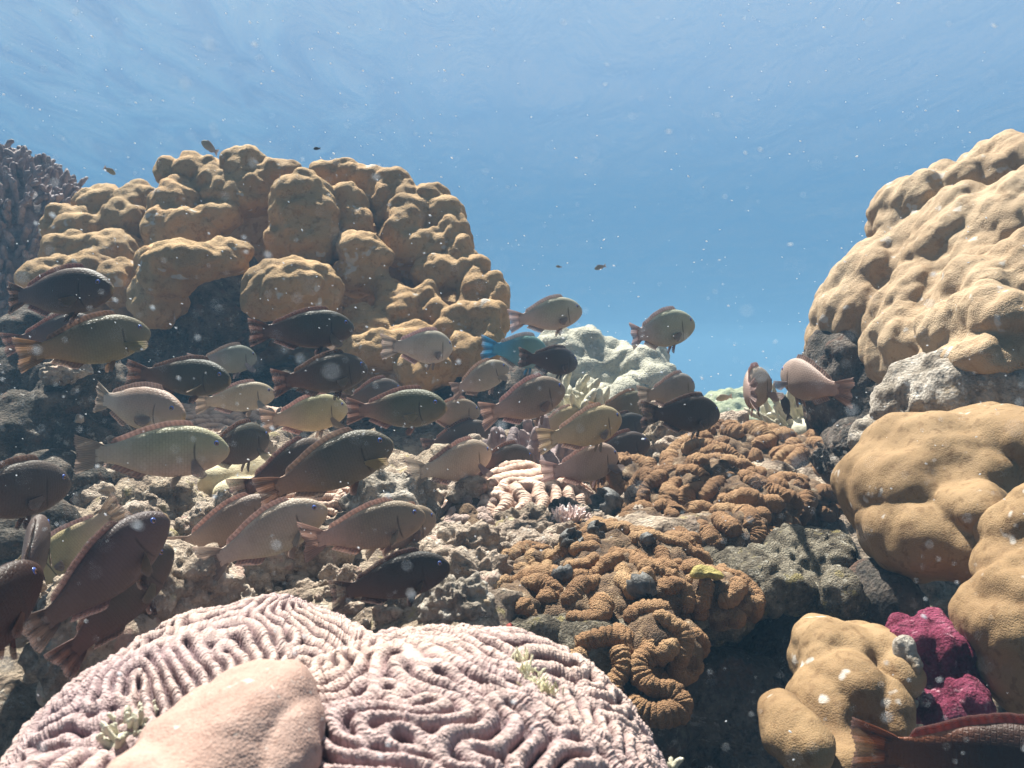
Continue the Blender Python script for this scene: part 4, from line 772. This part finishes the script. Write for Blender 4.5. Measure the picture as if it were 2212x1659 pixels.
FISH = [
 ((2,640),(231,625),108,'plum','fold',.5,-1,'dark maroon parrotfish highest at the left edge',.2),
 ((52,765),(319,718),112,'olive','out',0,1,'olive parrotfish with orange tail and fin stretched forward at left',.21),
 ((30,742),(205,700),78,'plum','fold',0,1,'purple dark parrotfish mostly hidden above the orange tailed olive one',.2),
 ((292,806),(492,822),88,'dark','back',-.5,-1,'dark brown parrotfish with pale gill fin above the slender pale one',.2),
 ((425,785),(553,772),66,'grey','down',0,1,'grey olive parrotfish half hidden behind a dark brown one',.2),
 ((185,858),(390,898),104,'pale','fold',.5,-1,'pale green parrotfish with pink tail and dipped head at left',.21),
 ((424,872),(594,850),68,'pale','down',0,1,'slender pale parrotfish swimming just above the ridged rose coral',.19),
 ((174,984),(490,972),122,'pale','down',0,1,'long pale olive parrotfish with pink tail and blue rimmed eye',.22),
 ((430,985),(580,945),96,'dark','down',0,1,'dark parrotfish with yellow fin ahead of the long pale one',.2),
 ((-130,1085),(142,1045),132,'dark','fold',0,1,'dark brown parrotfish cut off by the left edge',0.2,1.08),
 ((540,718),(766,708),90,'dark','down',0,1,'dark parrotfish with red tail in front of the shaded bommie cave',.2),
 ((592,828),(796,795),92,'dark','fold',0,1,'dark brown parrotfish with pale gill line below the red tailed one',.2),
 ((567,912),(752,882),86,'tan','down',0,1,'green tan parrotfish whose head meets a red tail',.2),
 ((745,888),(964,880),90,'dolive','fold',0,-1,'dark scaled parrotfish with red tail and green cheek in mid school',.2),
 ((735,872),(868,842),74,'plum','fold',0,1,'purplish parrotfish peeking out above the dark scaled one',.2),
 ((556,1068),(850,955),124,'dolive','out',0,1,'big dark olive parrotfish with raised yellow fin at the center',0.2,1.2),
 ((528,1068),(705,965),104,'plum','fold',.5,1,'dusky purple parrotfish tucked behind the big dark olive one',0.18,1.3),
 ((780,1010),(863,1000),40,'tan','fold',0,1,'tiny pale parrotfish face under the big olive chin',.12),
 ((800,1010),(902,990),60,'olive','fold',0,1,'green parrotfish mostly hidden behind the big olive chin',.2),
 ((845,748),(978,752),80,'silver','fold',.5,1,'silvery green parrotfish in front of the small tan knobs',.2),
 ((965,848),(1100,792),66,'rose','out',-.5,1,'small pinkish tan parrotfish with a grey spread fin',.19),
 ((1062,750),(1185,768),80,'blue','fold',.5,1,'turquoise parrotfish with bright blue tail',.26),
 ((1137,772),(1248,786),66,'black','fold',.5,1,'blackish parrotfish before the chalky distant boulder',.19),
 ((1100,694),(1259,670),76,'silver','fold',0,1,'silvery parrotfish high against blue water beside the bommie',.2),
 ((1345,728),(1501,700),86,'silver','fold',0,1,'silvery parrotfish alone in blue water above the chalky boulder',.2),
 ((1040,900),(1223,838),94,'brown','fold',0,1,'brown parrotfish with curved pink back line and pink tail',.2),
 ((905,895),(1038,890),66,'brown','down',0,1,'dull brown parrotfish behind the dark scaled one',.2),
 ((906,968),(1065,925),66,'plum','fold',0,1,'shadowy purple parrotfish behind two pale ones',.2),
 ((902,1028),(1063,976),92,'pale','down',0,1,'pale parrotfish with fanned pink tail low in the middle',.2),
 ((1005,1015),(1153,990),84,'dark','out',0,1,'dark parrotfish with a grey spread fin right of a pale one',.2),
 ((1075,985),(1172,972),60,'grey','fold',0,1,'small slate grey parrotfish behind a dark spread finned one',.2),
 ((1183,955),(1344,902),90,'tan','fold',0,1,'yellow tan parrotfish with pink back line at right of school',.2),
 ((1155,928),(1262,896),60,'tan','fold',0,1,'small tan parrotfish tucked behind the yellow tan one',.19),
 ((1192,1026),(1336,984),88,'pale','out',.5,1,'pale parrotfish directly below the yellow tan one',.2),
 ((1255,950),(1400,912),68,'black','fold',0,1,'black parrotfish behind the yellow tan head',.2),
 ((1250,1000),(1405,955),78,'dark','down',0,1,'dark parrotfish with orange fin behind the lower pale one',.2),
 ((1290,890),(1401,868),66,'olive','down',.5,1,'olive green parrotfish in front of the yellow crusted rock',.2),
 ((1400,858),(1499,832),74,'grey','out',0,1,'translucent grey parrotfish above the blackest one',.2),
 ((1408,895),(1554,895),86,'black','fold',.5,1,'blackest plump parrotfish at the right end of the school',.2),
 ((1570,850),(1662,832),100,'rose','out',-1,1,'pinkish parrotfish turning away with its tail toward us',.2),
 ((1806,848),(1690,805),96,'rose','out',-.5,1,'pinkish tan parrotfish facing left beside the dark coral base',.2),
 ((367,1192),(612,1085),92,'brown','fold',0,1,'brown parrotfish with rusty tail behind the tilted pale one',0.165,1.22),
 ((438,1218),(704,1098),100,'pale','back',-.5,1,'tilted pale parrotfish with forked pinkish white tail',0.168,1.1),
 ((656,1178),(920,1112),104,'brown','back',0,1,'brown parrotfish with a large fanned pink tail',0.158,1.1),
 ((770,1175),(943,1118),84,'brown','fold',0,1,'reddish parrotfish mostly hidden behind the fan tailed one',0.15,1.17),
 ((712,1282),(974,1222),96,'black','back',0,1,'near black parrotfish with rusty tail just above the pink dome',0.137,0.97),
 ((85,1372),(354,1118),112,'plum','back',.5,1,'dark parrotfish rising steeply at lower left, upper of two',0.16,0.82),
 ((140,1428),(364,1185),112,'dark','fold',0,1,'dark parrotfish rising steeply at lower left, lower of two',0.155,0.88),
 ((50,1320),(92,1120),100,'plum','fold',.5,1,'mauve parrotfish seen from behind near the left edge',0.16,0.95),
 ((-190,1520),(78,1232),150,'red','fold',0,1,'rust red parrotfish blurred in the lower left corner',0.17,0.68),
 ((240,1098),(80,1250),76,'tan','fold',0,1,'orange tan parrotfish behind the rising dark one',0.15,1.15),
 ((1825,1590),(2420,1700),205,'red','fold',0,1,'dark parrotfish with red tail close to us at bottom right',.22)]
for k in FISH:
    parrotfish(k[0], k[1], k[2], k[3], k[4], k[5], k[6], k[7], k[8], *k[9:], big_tail=('fanned pink' in k[7] or 'forked' in k[7]))
# little reef fish far off
SMALL = [((471,331),(432,303),'pale',2.3,'tiny pale silvery fish diving above the bommie top','damselfish'), ((226,362),(250,377),'tan',2.4,'tiny yellow fish left of the bommie shoulder','damselfish'), ((692,321),(676,321),'black',2.2,'minute black fish over the bommie crown','damselfish'),
         ((1704,905),(1690,848),'black',1.9,'small black fish hanging upright before the green dome','damselfish'), ((1580,856),(1545,863),'tan',2.9,'little orange fish beyond the pinkish turning parrotfish','damselfish'), ((1308,574),(1283,581),'grey',3.4,'faint grey fish far out in open water','damselfish'), ((1213,577),(1200,575),'grey',3.4,'faintest speck of a fish left of the other faint grey one','damselfish')]
DS = {}
for tl, hd, pal, d, lab, nm in SMALL:
    (tu, tv), (hu, hv) = tl, hd; lp = math.hypot(hu - tu, hv - tv); Ln = S(lp, d); M_ = P((tu + hu) / 2, (tv + hv) / 2, d); f = Vector(((hu - tu) / lp, .15, -(hv - tv) / lp)).normalized()
    up = Vector((0, -.25, 1)); up = (up - f * up.dot(f)).normalized(); sdv = up.cross(f)
    o = obj(nm, MB[0][0]); o.matrix_world = Matrix.Translation(M_) @ Matrix((f, sdv, up)).transposed().to_4x4() @ Matrix.Diagonal((Ln, Ln, Ln * 1.15, 1)); c_ = PAL[pal]
    setp(o, c_[0]); o['belly'] = [*c_[1], 1.0]; o['tail'] = [*c_[2], 1.0]; tag(o, lab, 'fish')
    for pn, me, cc in (('tail_fin', MB[0][4], c_[2]), ('dorsal_fin', MB[0][2], c_[3]), ('anal_fin', MB[0][3], c_[3])): setp(obj(pn, me, parent=o), cc)

# ------------------------------------------------------------------ specks drifting in the water
g = np.random.default_rng(12); V1, F1 = ICO[1]; Vs, Fs, o_ = [], [], 0
n = 4000; dd = np.concatenate([g.uniform(.5, 2.4, n - 1100) , g.uniform(.09, .4, 1100)]); uu = g.uniform(-150, 2360, n); vv = g.uniform(-120, 1780, n)
dens = vnoise(np.stack([uu / 420, vv / 420, dd], 1), 2) + np.where(uu < 1000, .35, -.1) + np.where((vv > 500) & (vv < 1200), .3, -.25) + np.where(dd < .4, .6, 0)
for k in range(n):
    if dens[k] < g.uniform(-.7, .7): continue
    r = dd[k] * abs(g.normal(.00036, .00030)) + .00010; p = np.array(P(uu[k], vv[k], dd[k]))
    if dd[k] < .4: r *= .8 if g.random() < .85 else 2.0
    st = g.uniform(1, 2.2); V = V1 * np.array([r * st, r, r * .8]); M = np.array(Matrix.Rotation(R(8 + 25 * (uu[k] < 1100)) + g.normal(0, .3), 3, 'Y')); Vs.append(V @ M.T + p); Fs.append(F1 + o_); o_ += len(V)
q = N('drifting_specks'); bs = q.add('ShaderNodeBsdfDiffuse', {0: (.9, .9, .92, 1)}); tl = q.add('ShaderNodeBsdfTranslucent', {0: (.9, .92, .95, 1)}); mx = q.add('ShaderNodeMixShader', {0: .45})
q.l.new(bs.outputs[0], mx.inputs[1]); q.l.new(tl.outputs[0], mx.inputs[2]); q.l.new(mx.outputs[0], q.out.inputs[0])
tag(obj('suspended_specks', mesh('suspended_specks', np.concatenate(Vs), np.concatenate(Fs)), q.m), 'white specks of plankton drifting through the water', 'plankton', kind='stuff')
